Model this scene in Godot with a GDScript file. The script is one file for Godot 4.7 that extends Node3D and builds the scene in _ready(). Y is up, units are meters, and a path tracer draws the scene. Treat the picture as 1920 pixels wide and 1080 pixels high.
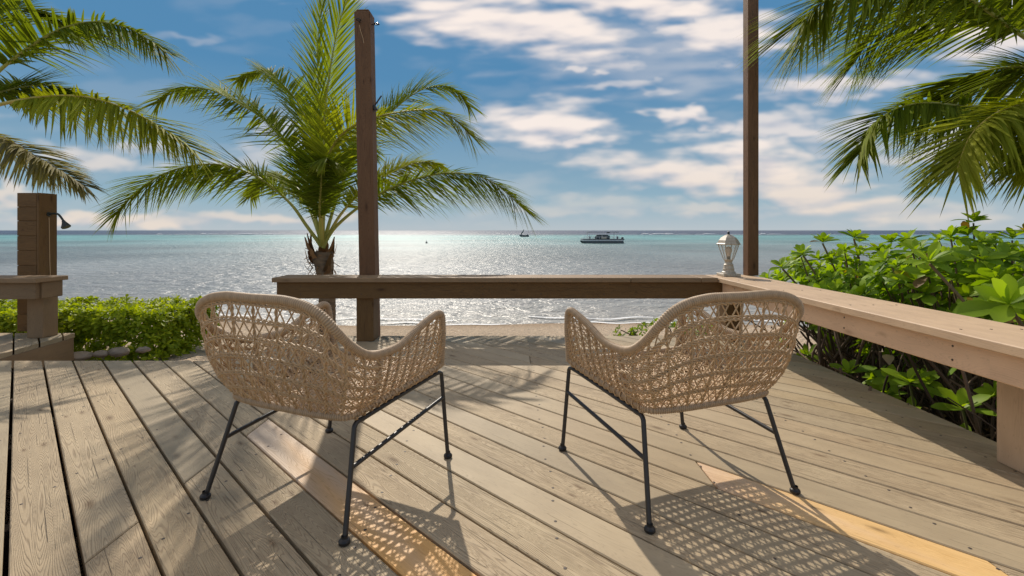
extends Node3D

# ---------------------------------------------------------------- mesh builder
class MB:
	var v := PackedVector3Array()
	var n := PackedVector3Array()
	var t := PackedVector2Array()
	var c := PackedColorArray()
	var i := PackedInt32Array()
	var col := Color(1, 1, 1)
	var off := Vector2.ZERO

	func vert(p: Vector3, nn: Vector3, uv: Vector2) -> int:
		v.append(p); n.append(nn); t.append(uv + off); c.append(col)
		return v.size() - 1

	func face(a: int, b: int, d: int) -> void:
		var cr := (v[b] - v[a]).cross(v[d] - v[a])
		if cr.dot(n[a] + n[b] + n[d]) > 0.0:
			i.append(a); i.append(d); i.append(b)
		else:
			i.append(a); i.append(b); i.append(d)

	func flat(pts: Array, nn: Vector3, uvs: Array) -> void:
		var ids := []
		for k in pts.size():
			ids.append(vert(pts[k], nn, uvs[k]))
		for k in range(1, pts.size() - 1):
			face(ids[0], ids[k], ids[k + 1])

	# chamfered box; uv runs in metres along its longest side
	func box(at: Vector3, size: Vector3, bev := 0.003, b := Basis.IDENTITY) -> void:
		var h := size * 0.5
		bev = minf(bev, minf(h.x, minf(h.y, h.z)) * 0.9)
		var la := 0
		if size.y >= size.x and size.y >= size.z: la = 1
		elif size.z >= size.x and size.z >= size.y: la = 2
		var ax := [Vector3.RIGHT, Vector3.UP, Vector3.BACK]
		for k in 3:
			var k1 := (k + 1) % 3
			var k2 := (k + 2) % 3
			for s: float in [-1.0, 1.0]:
				var pts := []
				var uvs := []
				for q in [[-1, -1], [1, -1], [1, 1], [-1, 1]]:
					var p: Vector3 = ax[k] * h[k] * s + ax[k1] * (h[k1] - bev) * q[0] + ax[k2] * (h[k2] - bev) * q[1]
					pts.append(at + b * p)
					uvs.append(_buv(p, la, k))
				flat(pts, (b * (ax[k] * s)).normalized(), uvs)
		if bev <= 0.0:
			return
		for k in 3:
			var k1 := (k + 1) % 3
			var k2 := (k + 2) % 3
			for s1: float in [-1.0, 1.0]:
				for s2: float in [-1.0, 1.0]:
					var pts := []
					var uvs := []
					for q in [[-1, 0], [1, 0], [1, 1], [-1, 1]]:
						var d1: float = h[k1] - (bev if q[1] == 1 else 0.0)
						var d2: float = h[k2] - (0.0 if q[1] == 1 else bev)
						var p: Vector3 = ax[k] * (h[k] - bev) * q[0] + ax[k1] * d1 * s1 + ax[k2] * d2 * s2
						pts.append(at + b * p)
						uvs.append(_buv(p, la, k1))
					flat(pts, (b * (ax[k1] * s1 + ax[k2] * s2)).normalized(), uvs)
		for sx: float in [-1.0, 1.0]:
			for sy: float in [-1.0, 1.0]:
				for sz: float in [-1.0, 1.0]:
					var s := Vector3(sx, sy, sz)
					var e := h - Vector3.ONE * bev
					var ps := [Vector3(h.x, e.y, e.z) * s, Vector3(e.x, h.y, e.z) * s, Vector3(e.x, e.y, h.z) * s]
					flat([at + b * ps[0], at + b * ps[1], at + b * ps[2]], (b * s).normalized(), [_buv(ps[0], la, 0), _buv(ps[1], la, 0), _buv(ps[2], la, 0)])

	func _buv(p: Vector3, la: int, k: int) -> Vector2:
		var l1 := (la + 1) % 3
		var l2 := (la + 2) % 3
		if k == la: return Vector2(p[l1], p[l2] / 0.14)
		return Vector2(p[la], (p[l2] if k == l1 else p[l1]) / 0.14 + 0.37 * k)

	func tube(path: PackedVector3Array, radii: Variant, sides := 8, cap := true) -> void:
		var m := path.size()
		var first := v.size()
		var up := Vector3.UP
		var t0 := (path[1] - path[0]).normalized()
		if absf(t0.dot(up)) > 0.9: up = Vector3.RIGHT
		var nx := (up - t0 * up.dot(t0)).normalized()
		var dist := 0.0
		for k in m:
			var tg := (path[mini(k + 1, m - 1)] - path[maxi(k - 1, 0)]).normalized()
			nx = (nx - tg * nx.dot(tg)).normalized()
			var ny := tg.cross(nx)
			var r: float = radii if radii is float else radii[k]
			if k > 0: dist += path[k].distance_to(path[k - 1])
			for j in sides:
				var a := TAU * j / sides
				var d := nx * cos(a) + ny * sin(a)
				vert(path[k] + d * r, d, Vector2(dist, float(j) / sides * 0.4))
		for k in m - 1:
			for j in sides:
				var a := first + k * sides + j
				var b := first + k * sides + (j + 1) % sides
				face(a, b, b + sides)
				face(a, b + sides, a + sides)
		if cap:
			for e in [0, m - 1]:
				var nn: Vector3 = (path[0] - path[1]).normalized() if e == 0 else (path[m - 1] - path[m - 2]).normalized()
				var ctr := vert(path[e], nn, Vector2.ZERO)
				var ring := []
				for j in sides:
					ring.append(vert(v[first + e * sides + j], nn, Vector2.ZERO))
				for j in sides:
					face(ctr, ring[j], ring[(j + 1) % sides])

	# profile: Vector2(radius, height); smooth lathe, or faceted when flat_sides
	func lathe(at: Vector3, prof: Array, sides := 24, faceted := false, turn := 0.0) -> void:
		for k in prof.size() - 1:
			var p: Vector2 = prof[k]
			var q: Vector2 = prof[k + 1]
			var nr := Vector2(q.y - p.y, p.x - q.x).normalized()
			var ids := []
			for j in sides + (0 if faceted else 1):
				var a := TAU * j / sides + turn
				var a2 := TAU * (j + 1) / sides + turn
				if faceted:
					var am := (a + a2) / 2.0
					var nn := Vector3(cos(am) * nr.x, nr.y, sin(am) * nr.x)
					flat([at + Vector3(cos(a) * p.x, p.y, sin(a) * p.x), at + Vector3(cos(a2) * p.x, p.y, sin(a2) * p.x), at + Vector3(cos(a2) * q.x, q.y, sin(a2) * q.x), at + Vector3(cos(a) * q.x, q.y, sin(a) * q.x)], nn, [Vector2(0, 0), Vector2(1, 0), Vector2(1, 1), Vector2(0, 1)])
				else:
					var nn := Vector3(cos(a) * nr.x, nr.y, sin(a) * nr.x)
					ids.append(vert(at + Vector3(cos(a) * p.x, p.y, sin(a) * p.x), nn, Vector2(float(j) / sides, p.y)))
					ids.append(vert(at + Vector3(cos(a) * q.x, q.y, sin(a) * q.x), nn, Vector2(float(j) / sides, q.y)))
			if not faceted:
				for j in sides:
					face(ids[j * 2], ids[j * 2 + 2], ids[j * 2 + 3])
					face(ids[j * 2], ids[j * 2 + 3], ids[j * 2 + 1])

	func mesh() -> ArrayMesh:
		var a := []
		a.resize(Mesh.ARRAY_MAX)
		a[Mesh.ARRAY_VERTEX] = v
		a[Mesh.ARRAY_NORMAL] = n
		a[Mesh.ARRAY_TEX_UV] = t
		a[Mesh.ARRAY_COLOR] = c
		a[Mesh.ARRAY_INDEX] = i
		var m := ArrayMesh.new()
		m.add_surface_from_arrays(Mesh.PRIMITIVE_TRIANGLES, a)
		return m


var rng := RandomNumberGenerator.new()
var M := {}
var used := {}

const DIAG := 0.8058            # the deck boards run 46.17 degrees off the view
const PITCH := 0.1475
const BOARD := 0.1385
const SEA := -1.0
const FRONDS_CENTER = [
	["green", 0.60, 0.0, [-2.41, 0.73, -6.00, -2.57, 0.98, -5.95, -2.78, 1.29, -5.90, -3.16, 1.60, -5.85, -3.65, 1.74, -5.80, -4.16, 1.62, -5.70, -4.57, 1.29, -5.65, -4.64, 1.13, -5.60]],
	["green", 0.55, 0.0, [-2.41, 0.74, -6.00, -2.57, 1.29, -6.10, -2.79, 1.85, -6.20, -3.19, 2.32, -6.30, -3.67, 2.63, -6.40, -4.16, 2.86, -6.50, -4.67, 2.91, -6.60, -4.93, 2.69, -6.60]],
	["green", 0.50, 0.0, [-2.41, 0.77, -6.00, -2.50, 1.50, -6.15, -2.66, 2.09, -6.40, -3.01, 2.71, -6.70, -3.41, 3.12, -6.90, -3.83, 3.32, -7.10, -4.14, 3.21, -7.20]],
	["sparse", 0.52, 0.5, [-2.39, 0.77, -6.00, -2.36, 1.61, -5.95, -2.33, 2.34, -5.90, -2.20, 3.03, -5.80, -2.05, 3.50, -5.70, -1.80, 3.79, -5.50, -1.56, 3.71, -5.35]],
	["sparse", 0.50, -0.3, [-2.39, 0.77, -6.00, -2.45, 1.63, -6.10, -2.49, 2.53, -6.15, -2.54, 3.24, -6.20, -2.53, 3.85, -6.30, -2.43, 4.32, -6.40]],
	["yellow", 0.58, 0.0, [-2.39, 0.74, -6.00, -2.35, 1.14, -5.85, -2.23, 1.64, -5.65, -2.03, 1.98, -5.50, -1.70, 2.17, -5.40, -1.19, 2.26, -5.30, -0.77, 2.25, -5.30, -0.45, 1.98, -5.30]],
	["green", 0.62, 0.0, [-2.39, 0.71, -6.00, -2.26, 0.94, -6.00, -1.95, 1.20, -5.95, -1.59, 1.41, -5.90, -1.17, 1.56, -5.80, -0.70, 1.62, -5.70, -0.25, 1.51, -5.60, 0.15, 1.16, -5.50]],
	["yellow", 0.50, 0.0, [-2.38, 0.75, -6.00, -2.23, 1.15, -6.20, -1.97, 1.53, -6.50, -1.60, 1.82, -6.80, -1.28, 1.96, -7.10, -1.07, 1.93, -7.30]],
	["green", 0.55, 0.0, [-2.38, 0.77, -6.00, -2.23, 1.50, -6.20, -1.97, 2.19, -6.50, -1.58, 2.71, -6.70, -1.24, 3.00, -6.90, -0.88, 3.06, -7.10, -0.65, 2.81, -7.20]],
	["dark", 0.55, 0.0, [-2.40, 0.74, -6.00, -2.31, 1.13, -5.70, -2.13, 1.48, -5.30, -1.97, 1.66, -4.95, -1.83, 1.65, -4.70]],
	["green", 0.50, 0.0, [-2.40, 0.77, -6.00, -2.56, 1.54, -6.60, -2.51, 2.16, -7.20, -2.42, 2.42, -7.70, -2.34, 2.21, -8.00]],
	["green", 0.50, 0.0, [-2.40, 0.77, -6.00, -2.94, 1.40, -6.70, -3.53, 1.77, -7.30, -4.07, 1.81, -7.70, -4.35, 1.48, -7.90]],
]
const FRONDS_LEFT = [
	["green", 0.60, 0.0, [-5.79, 2.23, -5.00, -5.96, 2.87, -5.20, -5.95, 3.31, -5.40, -5.79, 3.55, -5.60, -5.54, 3.55, -5.80, -5.37, 3.40, -5.90]],
	["green", 0.75, 0.2, [-5.79, 2.23, -5.00, -5.65, 2.74, -5.00, -5.51, 3.19, -5.00, -5.34, 3.58, -5.00, -5.11, 3.86, -5.00, -4.78, 3.97, -5.00]],
	["green", 0.50, 0.0, [-5.79, 2.23, -5.00, -5.45, 2.50, -4.95, -5.07, 2.76, -4.90, -4.63, 2.98, -4.85, -4.21, 3.04, -4.80, -3.79, 2.93, -4.75, -3.43, 2.69, -4.70]],
	["yellow", 0.55, 0.0, [-5.79, 2.15, -5.00, -5.29, 2.23, -4.90, -4.75, 2.28, -4.80, -4.22, 2.25, -4.70, -3.72, 2.10, -4.60, -3.29, 1.88, -4.50, -2.98, 1.67, -4.45]],
	["dark", 0.45, 0.0, [-5.79, 2.21, -5.00, -5.78, 2.46, -5.30, -5.76, 2.67, -5.70, -5.66, 2.73, -6.00, -5.43, 2.62, -6.20]],
	["dry", 0.34, 0.0, [-5.79, 2.06, -5.00, -5.45, 1.96, -4.90, -5.07, 1.83, -4.80, -4.75, 1.66, -4.75, -4.44, 1.50, -4.70, -4.24, 1.37, -4.70]],
	["green", 0.60, 0.0, [-5.79, 2.23, -5.00, -6.31, 2.87, -5.20, -7.04, 3.31, -5.40, -7.93, 3.40, -5.60, -8.58, 2.99, -5.70]],
	["green", 0.60, 0.0, [-5.81, 2.21, -5.00, -5.99, 2.24, -4.80, -6.31, 2.18, -4.60, -6.62, 1.90, -4.50]],
]
const FRONDS_RIGHT = [
	["yellow", 0.60, 0.0, [4.69, 2.17, -3.90, 4.13, 1.88, -3.50, 3.65, 1.64, -3.20, 3.34, 1.37, -3.00]],
	["green", 0.80, 0.0, [4.69, 2.25, -3.90, 4.61, 2.60, -4.10, 4.44, 2.87, -4.30, 4.15, 2.97, -4.40, 3.84, 2.96, -4.50, 3.51, 2.80, -4.60, 3.31, 2.54, -4.60]],
	["green", 0.96, 0.0, [4.69, 2.25, -3.90, 4.33, 2.39, -3.85, 4.01, 2.54, -3.80, 3.71, 2.70, -3.75, 3.37, 2.84, -3.70, 3.03, 2.89, -3.65, 2.71, 2.84, -3.60, 2.39, 2.69, -3.55, 2.16, 2.47, -3.50]],
	["green", 0.54, 0.0, [4.69, 2.08, -3.90, 4.23, 1.90, -3.80, 3.83, 1.90, -3.75, 3.49, 1.90, -3.70, 3.18, 1.91, -3.65, 2.91, 1.85, -3.60, 2.69, 1.70, -3.55, 2.56, 1.49, -3.50]],
	["yellow", 0.62, 0.0, [4.69, 2.21, -3.90, 4.15, 1.99, -3.60, 3.60, 1.83, -3.30, 3.17, 1.70, -3.10, 2.90, 1.53, -3.00, 2.77, 1.32, -2.95]],
	["green", 0.70, 0.0, [4.69, 2.25, -3.90, 4.51, 2.74, -3.90, 4.38, 3.09, -3.90, 4.12, 3.35, -3.90, 3.77, 3.48, -3.90]],
	["green", 0.70, 0.0, [4.69, 2.21, -3.90, 4.81, 2.36, -4.20, 4.75, 2.48, -4.50, 4.64, 2.50, -4.80, 4.44, 2.35, -5.00]],
	["green", 0.60, 0.0, [4.69, 2.21, -3.90, 4.87, 2.52, -3.80, 5.16, 2.56, -3.70, 5.42, 2.23, -3.60]],
	["green", 0.60, 0.0, [4.69, 2.21, -3.90, 5.44, 2.77, -4.40, 6.33, 3.09, -4.90, 7.21, 2.97, -5.30]],
]


func numbered(called: String) -> String:
	var k: int = used.get(called, 0)
	used[called] = k + 1
	return called if k == 0 else "%s_%03d" % [called, k]


func tag(o: Node, label := "", category := "", group := "", kind := "") -> Node:
	if label: o.set_meta("label", label)
	if category: o.set_meta("category", category)
	if group: o.set_meta("group", group)
	if kind: o.set_meta("kind", kind)
	return o


func thing(called: String, at: Vector3, label: String, category: String, group := "", kind := "") -> Node3D:
	var o := Node3D.new()
	o.name = numbered(called)
	add_child(o)
	o.position = at
	tag(o, label, category, group, kind)
	return o


func put(called: String, m: Mesh, mat: Material, parent: Node = null, at := Vector3.ZERO) -> MeshInstance3D:
	var o := MeshInstance3D.new()
	o.mesh = m
	o.material_override = mat
	o.position = at
	if parent == null or parent == self:
		o.name = numbered(called)
		add_child(o, true)
	else:
		var k := 0
		var nm := called
		while parent.has_node(nm):
			k += 1
			nm = "%s_%03d" % [called, k]
		o.name = nm
		parent.add_child(o, true)
	return o


func obj(called: String, b: MB, mat: Material, parent: Node = null, at := Vector3.ZERO) -> MeshInstance3D:
	return put(called, b.mesh(), mat, parent, at)


func fnl(sd: int, freq: float, oct := 4) -> FastNoiseLite:
	var f := FastNoiseLite.new()
	f.noise_type = FastNoiseLite.TYPE_SIMPLEX_SMOOTH
	f.seed = sd
	f.frequency = freq
	f.fractal_type = FastNoiseLite.FRACTAL_FBM if oct > 1 else FastNoiseLite.FRACTAL_NONE
	f.fractal_octaves = oct
	return f


func catmull(ctl: Array, per: int) -> PackedVector3Array:
	var out := PackedVector3Array()
	var m := ctl.size()
	for k in m - 1:
		var p0: Vector3 = ctl[maxi(k - 1, 0)]
		var p1: Vector3 = ctl[k]
		var p2: Vector3 = ctl[k + 1]
		var p3: Vector3 = ctl[mini(k + 2, m - 1)]
		for j in per:
			out.append(p1.cubic_interpolate(p2, p0, p3, float(j) / per))
	out.append(ctl[m - 1])
	return out


func resample(path: PackedVector3Array, count: int) -> PackedVector3Array:
	var acc := PackedFloat32Array([0.0])
	for k in range(1, path.size()):
		acc.append(acc[k - 1] + path[k].distance_to(path[k - 1]))
	var out := PackedVector3Array()
	var total := acc[acc.size() - 1]
	var s := 0
	for k in count:
		var d := total * k / (count - 1)
		while s < path.size() - 2 and acc[s + 1] < d:
			s += 1
		var f := clampf((d - acc[s]) / maxf(acc[s + 1] - acc[s], 1e-6), 0, 1)
		out.append(path[s].lerp(path[s + 1], f))
	return out


# ---------------------------------------------------------------- entry
func _ready() -> void:
	rng.seed = 71
	make_camera()
	make_sky()
	make_materials()
	make_ground()
	make_sea()
	make_deck()
	make_platform()
	make_rails()
	make_posts()
	make_shower()
	make_palms()
	make_hedge()
	make_shrubs()
	make_boats()
	make_lamp()
	make_chairs()
	make_small()


func make_camera() -> void:
	var cam := Camera3D.new()
	cam.name = "camera"
	add_child(cam)
	cam.position = Vector3(0, 0.93, 0)
	cam.projection = Camera3D.PROJECTION_FRUSTUM
	cam.near = 0.05
	cam.far = 30000.0
	cam.size = cam.near * 2.0 * 540.0 / 890.0
	cam.frustum_offset = Vector2(0, -cam.near * 108.0 / 890.0)
	cam.current = true
	var sun := DirectionalLight3D.new()
	sun.name = "sun"
	add_child(sun)
	sun.light_color = Color(1.0, 0.955, 0.89)
	sun.light_energy = 1.2
	sun.light_angular_distance = 0.55
	sun.shadow_enabled = true
	sun.look_at_from_position(Vector3(-0.187, 0.636, -0.7487) * 10.0, Vector3.ZERO)


# ---------------------------------------------------------------- sky
func make_sky() -> void:
	var W := 3072
	var H := 1536
	var px := PackedFloat32Array()
	px.resize(W * H * 3)
	# clouds: where in the sky they float (tangent-plane units of the look direction), half sizes, tilt, thickness
	var cl := [
		[-10, 388, 280, 66, -0.20, 1.0], [230, 425, 200, 42, -0.12, 1.0], [300, 345, 170, 40, -0.05, 0.35], [120, 330, 150, 22, -0.18, 0.6], [410, 365, 130, 56, -0.1, 0.95],
		[135, 303, 26, 9, 0.1, 0.7], [65, 192, 125, 50, -0.08, 0.97], [130, 168, 75, 18, 0.08, 0.9], [340, 208, 88, 16, -0.14, 0.9],
		[330, 103, 190, 40, -0.12, 0.9], [450, 122, 130, 60, -0.2, 0.95], [560, 75, 170, 60, -0.22, 0.85], [600, 268, 150, 26, 0.08, 0.8],
		[500, 195, 110, 30, 0.0, 0.7], [610, 180, 90, 40, 0.1, 0.55], [-790, 130, 120, 24, -0.1, 0.6], [-670, 150, 70, 16, 0.0, 0.5], [-945, 62, 36, 40, 0.0, 0.7],
		[-780, 17, 300, 15, 0.0, 0.75], [-480, 20, 190, 14, 0.0, 0.6], [-490, 132, 80, 34, 0.2, 0.45], [-425, 180, 70, 44, 0.3, 0.4], [220, 272, 90, 12, -0.02, 0.55],
		[230, 330, 260, 90, -0.1, 0.3], [900, 372, 130, 70, 0.1, 0.85], [700, 40, 260, 30, -0.1, 0.5], [150, 45, 160, 22, 0.0, 0.35], [400, 40, 130, 16, 0.0, 0.45],
		[-620, 360, 60, 10, 0.0, 0.2], [-60, 60, 200, 40, 0.0, 0.2], [850, 150, 160, 50, 0.0, 0.6], [1180, 260, 200, 60, 0.1, 0.8], [-1250, 240, 220, 50, -0.1, 0.7], [1400, 90, 240, 40, 0, 0.7],
	]
	var wa := fnl(5, 0.011, 3)
	var fb := fnl(8, 0.02, 5)
	fb.fractal_gain = 0.36
	var pl := fnl(13, 0.55, 5)
	var zenith := Color(0.050, 0.170, 0.380)
	var mid := Color(0.088, 0.240, 0.425)
	var low := Color(0.285, 0.425, 0.510)
	var hor := Color(0.450, 0.505, 0.540)
	for y in H / 2:
		var el := PI / 2.0 - (y + 0.5) / H * PI
		var sy := sin(el)
		var cy := cos(el)
		var base: Color
		if el < 0.055: base = hor.lerp(low, el / 0.055)
		elif el < 0.30: base = low.lerp(mid, pow((el - 0.055) / 0.245, 0.8))
		else: base = mid.lerp(zenith, clampf((el - 0.30) / 0.9, 0, 1))
		for x in W:
			var az := (x + 0.5) / W * TAU
			if az > PI: az -= TAU
			var dx := sin(az) * cy
			var dz := -cos(az) * cy
			var dens := 0.0
			var shade := 0.0
			var front := 0.0
			if absf(az) < 1.15:
				front = smoothstep(1.15, 0.95, absf(az)) * smoothstep(0.75, 0.5, el)
			if front > 0.0:
				var u := dx / -dz * 890.0
				var w := sy / -dz * 890.0
				var wu := u + 46.0 * wa.get_noise_2d(u, w * 2.2)
				var wv := w + 17.0 * wa.get_noise_2d(u + 500.0, w * 2.2)
				var rough := fb.get_noise_2d(u * 0.33 + w * 0.12, w * 1.5 - u * 0.1)
				var broad := fb.get_noise_2d(u * 0.22 + 900.0, w * 0.7)
				for q in cl:
					var du: float = wu - q[0]
					var dv: float = wv - q[1]
					if absf(du) > q[2] * 1.6 or absf(dv) > q[3] * 1.6 + absf(q[4]) * q[2]:
						continue
					var ru: float = (du + q[4] * dv) / q[2]
					var rv: float = (dv - q[4] * du) / q[3]
					if rv < 0.0: rv *= 1.15
					var r := sqrt(ru * ru + rv * rv) + rough * 0.60 + broad * 0.25
					var d: float = smoothstep(1.38, 0.22, r) * q[5]
					if d > dens:
						dens = d
						shade = clampf(-rv * 0.55 + 0.25 + rough * 0.9, 0, 1)
				dens = clampf(dens + 0.07 * smoothstep(0.05, 0.5, broad) * (1.0 - dens), 0, 1)
			if front < 1.0:
				var k := 1.0 / (sy + 0.16)
				var g := pl.get_noise_3d(dx * k * 1.3, dz * k * 1.3, 3.0)
				var dd := smoothstep(-0.20, 0.24, g) * 0.94  # cloud cover out of view, made denser to add warm fill light
				dens = lerpf(dd, dens, front)
				shade = lerpf(clampf(0.3 - g * 0.6, 0, 1), shade, front)
			var lit := Color(0.90, 0.80, 0.74).lerp(Color(0.84, 0.71, 0.60), smoothstep(0.2, 0.02, el))
			var cc := lit.lerp(Color(0.44, 0.46, 0.55), shade * 0.7)
			var o := base.lerp(cc, dens)
			var at := (y * W + x) * 3
			px[at] = o.r
			px[at + 1] = o.g
			px[at + 2] = o.b
	for y in range(H / 2, H):
		for x in W:
			var at := (y * W + x) * 3
			px[at] = 0.36
			px[at + 1] = 0.42
			px[at + 2] = 0.45
	var im := Image.create_from_data(W, H, false, Image.FORMAT_RGBF, px.to_byte_array())
	var mat := PanoramaSkyMaterial.new()
	mat.panorama = ImageTexture.create_from_image(im)
	mat.energy_multiplier = 1.0
	var sky := Sky.new()
	sky.sky_material = mat
	var env := Environment.new()
	env.background_mode = Environment.BG_SKY
	env.sky = sky
	env.tonemap_mode = Environment.TONE_MAPPER_LINEAR
	env.tonemap_exposure = 1.07
	env.sdfgi_enabled = true
	env.ssao_enabled = true
	env.ssil_enabled = true
	var we := WorldEnvironment.new()
	we.name = "world_environment"
	we.environment = env
	add_child(we)


# ---------------------------------------------------------------- materials
func std(color: Color, rough := 0.8, spec := 0.5) -> StandardMaterial3D:
	var m := StandardMaterial3D.new()
	m.albedo_color = color.linear_to_srgb()
	m.roughness = rough
	m.metallic_specular = spec
	m.vertex_color_use_as_albedo = true
	return m


# wood: returns [colour texture, height texture]; 4 m along, one board across
func wood(sd: int, paint: float, dark: Color, light: Color, crack: float, knots := 3) -> Array:
	var W := 2048
	var H := 160
	var col := PackedByteArray()
	col.resize(W * H * 3)
	var hgt := PackedFloat32Array()
	hgt.resize(W * H)
	var nf := fnl(sd, 1.0, 2)
	var rk := RandomNumberGenerator.new()
	rk.seed = sd
	var kn := []
	for k in knots: kn.append([rk.randf_range(0.3, 3.6), rk.randf_range(0.2, 0.8), rk.randf_range(0.010, 0.019)])
	var nfine := fnl(sd + 1, 1.0, 3)
	var nblot := fnl(sd + 2, 1.0, 3)
	for y in H:
		var v := float(y) / H
		for x in W:
			var u := float(x) / W * 4.0
			var edge := 1.0 if x < W - 160 else (W - x) / 160.0
			var f := nf.get_noise_2d(u * 0.55, v * 1.7 + 0.4)
			if edge < 1.0:
				f = lerpf(nf.get_noise_2d((u - 4.0) * 0.55, v * 1.7 + 0.4), f, edge)
			var knot := 0.0
			for q in kn:
				var ku: float = (u - q[0]) / (q[2] * 2.0)
				if absf(ku) > 5.0: continue
				var kv: float = (v - q[1]) * 0.14 / q[2]
				var kd := ku * ku * 0.45 + kv * kv
				f += 0.22 * exp(-kd * 0.35)
				knot = maxf(knot, exp(-kd * 2.2))
			var ring := absf(fposmod(f * 15.0 + v * 4.0, 1.0) - 0.5) * 2.0
			ring = smoothstep(0.0, 0.45, ring)
			var fine := nfine.get_noise_2d(u * 9.0, v * 95.0)
			var blot := nblot.get_noise_2d(u * 3.0, v * 1.3)
			var spot := nblot.get_noise_2d(u * 22.0 + 40.0, v * 6.0)
			var ck := nfine.get_noise_2d(u * 0.9 + 30.0, v * 26.0 + 11.0)
			var grain := lerpf(1.0, ring, 1.0 - paint * 0.75)
			var tone := clampf(0.62 * grain + 0.25 + fine * 0.28 * (1.15 - paint) + blot * 0.26, 0, 1)
			var o := dark.lerp(light, tone)
			var cr := smoothstep(crack, crack + 0.08, ck)
			var wear := smoothstep(0.46, 0.66, spot + fine * 0.25) * 0.22
			o = o.lerp(dark * 0.55, wear)
			o = o.lerp(Color(0.13, 0.075, 0.035), knot * (0.85 - paint * 0.55))
			o = o.lerp(Color(0.07, 0.05, 0.033), cr * 0.75)
			var at := (y * W + x)
			o = o.linear_to_srgb()
			col[at * 3] = int(clampf(o.r, 0, 1) * 255.0)
			col[at * 3 + 1] = int(clampf(o.g, 0, 1) * 255.0)
			col[at * 3 + 2] = int(clampf(o.b, 0, 1) * 255.0)
			hgt[at] = clampf(0.5 + 0.3 * (ring - 0.5) * (1.1 - paint * 0.8) + fine * 0.10 - cr * 0.5 + blot * 0.05, 0, 1)
	var a := Image.create_from_data(W, H, false, Image.FORMAT_RGB8, col)
	var b := Image.create_from_data(W, H, false, Image.FORMAT_RF, hgt.to_byte_array())
	return [ImageTexture.create_from_image(a), ImageTexture.create_from_image(b)]


func woodmat(tex: Array, tint: Color, rough: float, relief: float, spec := 0.4) -> StandardMaterial3D:
	var m := std(tint, rough, spec)
	m.albedo_texture = tex[0]
	m.heightmap_enabled = true
	m.heightmap_texture = tex[1]
	m.heightmap_scale = relief
	m.uv1_scale = Vector3(0.25, 1, 1)
	return m


func noise_tex(sd: int, freq: float, oct: int, a: Color, b: Color, size := 512) -> NoiseTexture2D:
	var tx := NoiseTexture2D.new()
	tx.width = size
	tx.height = size
	tx.seamless = true
	tx.noise = fnl(sd, freq, oct)
	var g := Gradient.new()
	g.set_color(0, a.linear_to_srgb())
	g.set_color(1, b.linear_to_srgb())
	tx.color_ramp = g
	return tx


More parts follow.
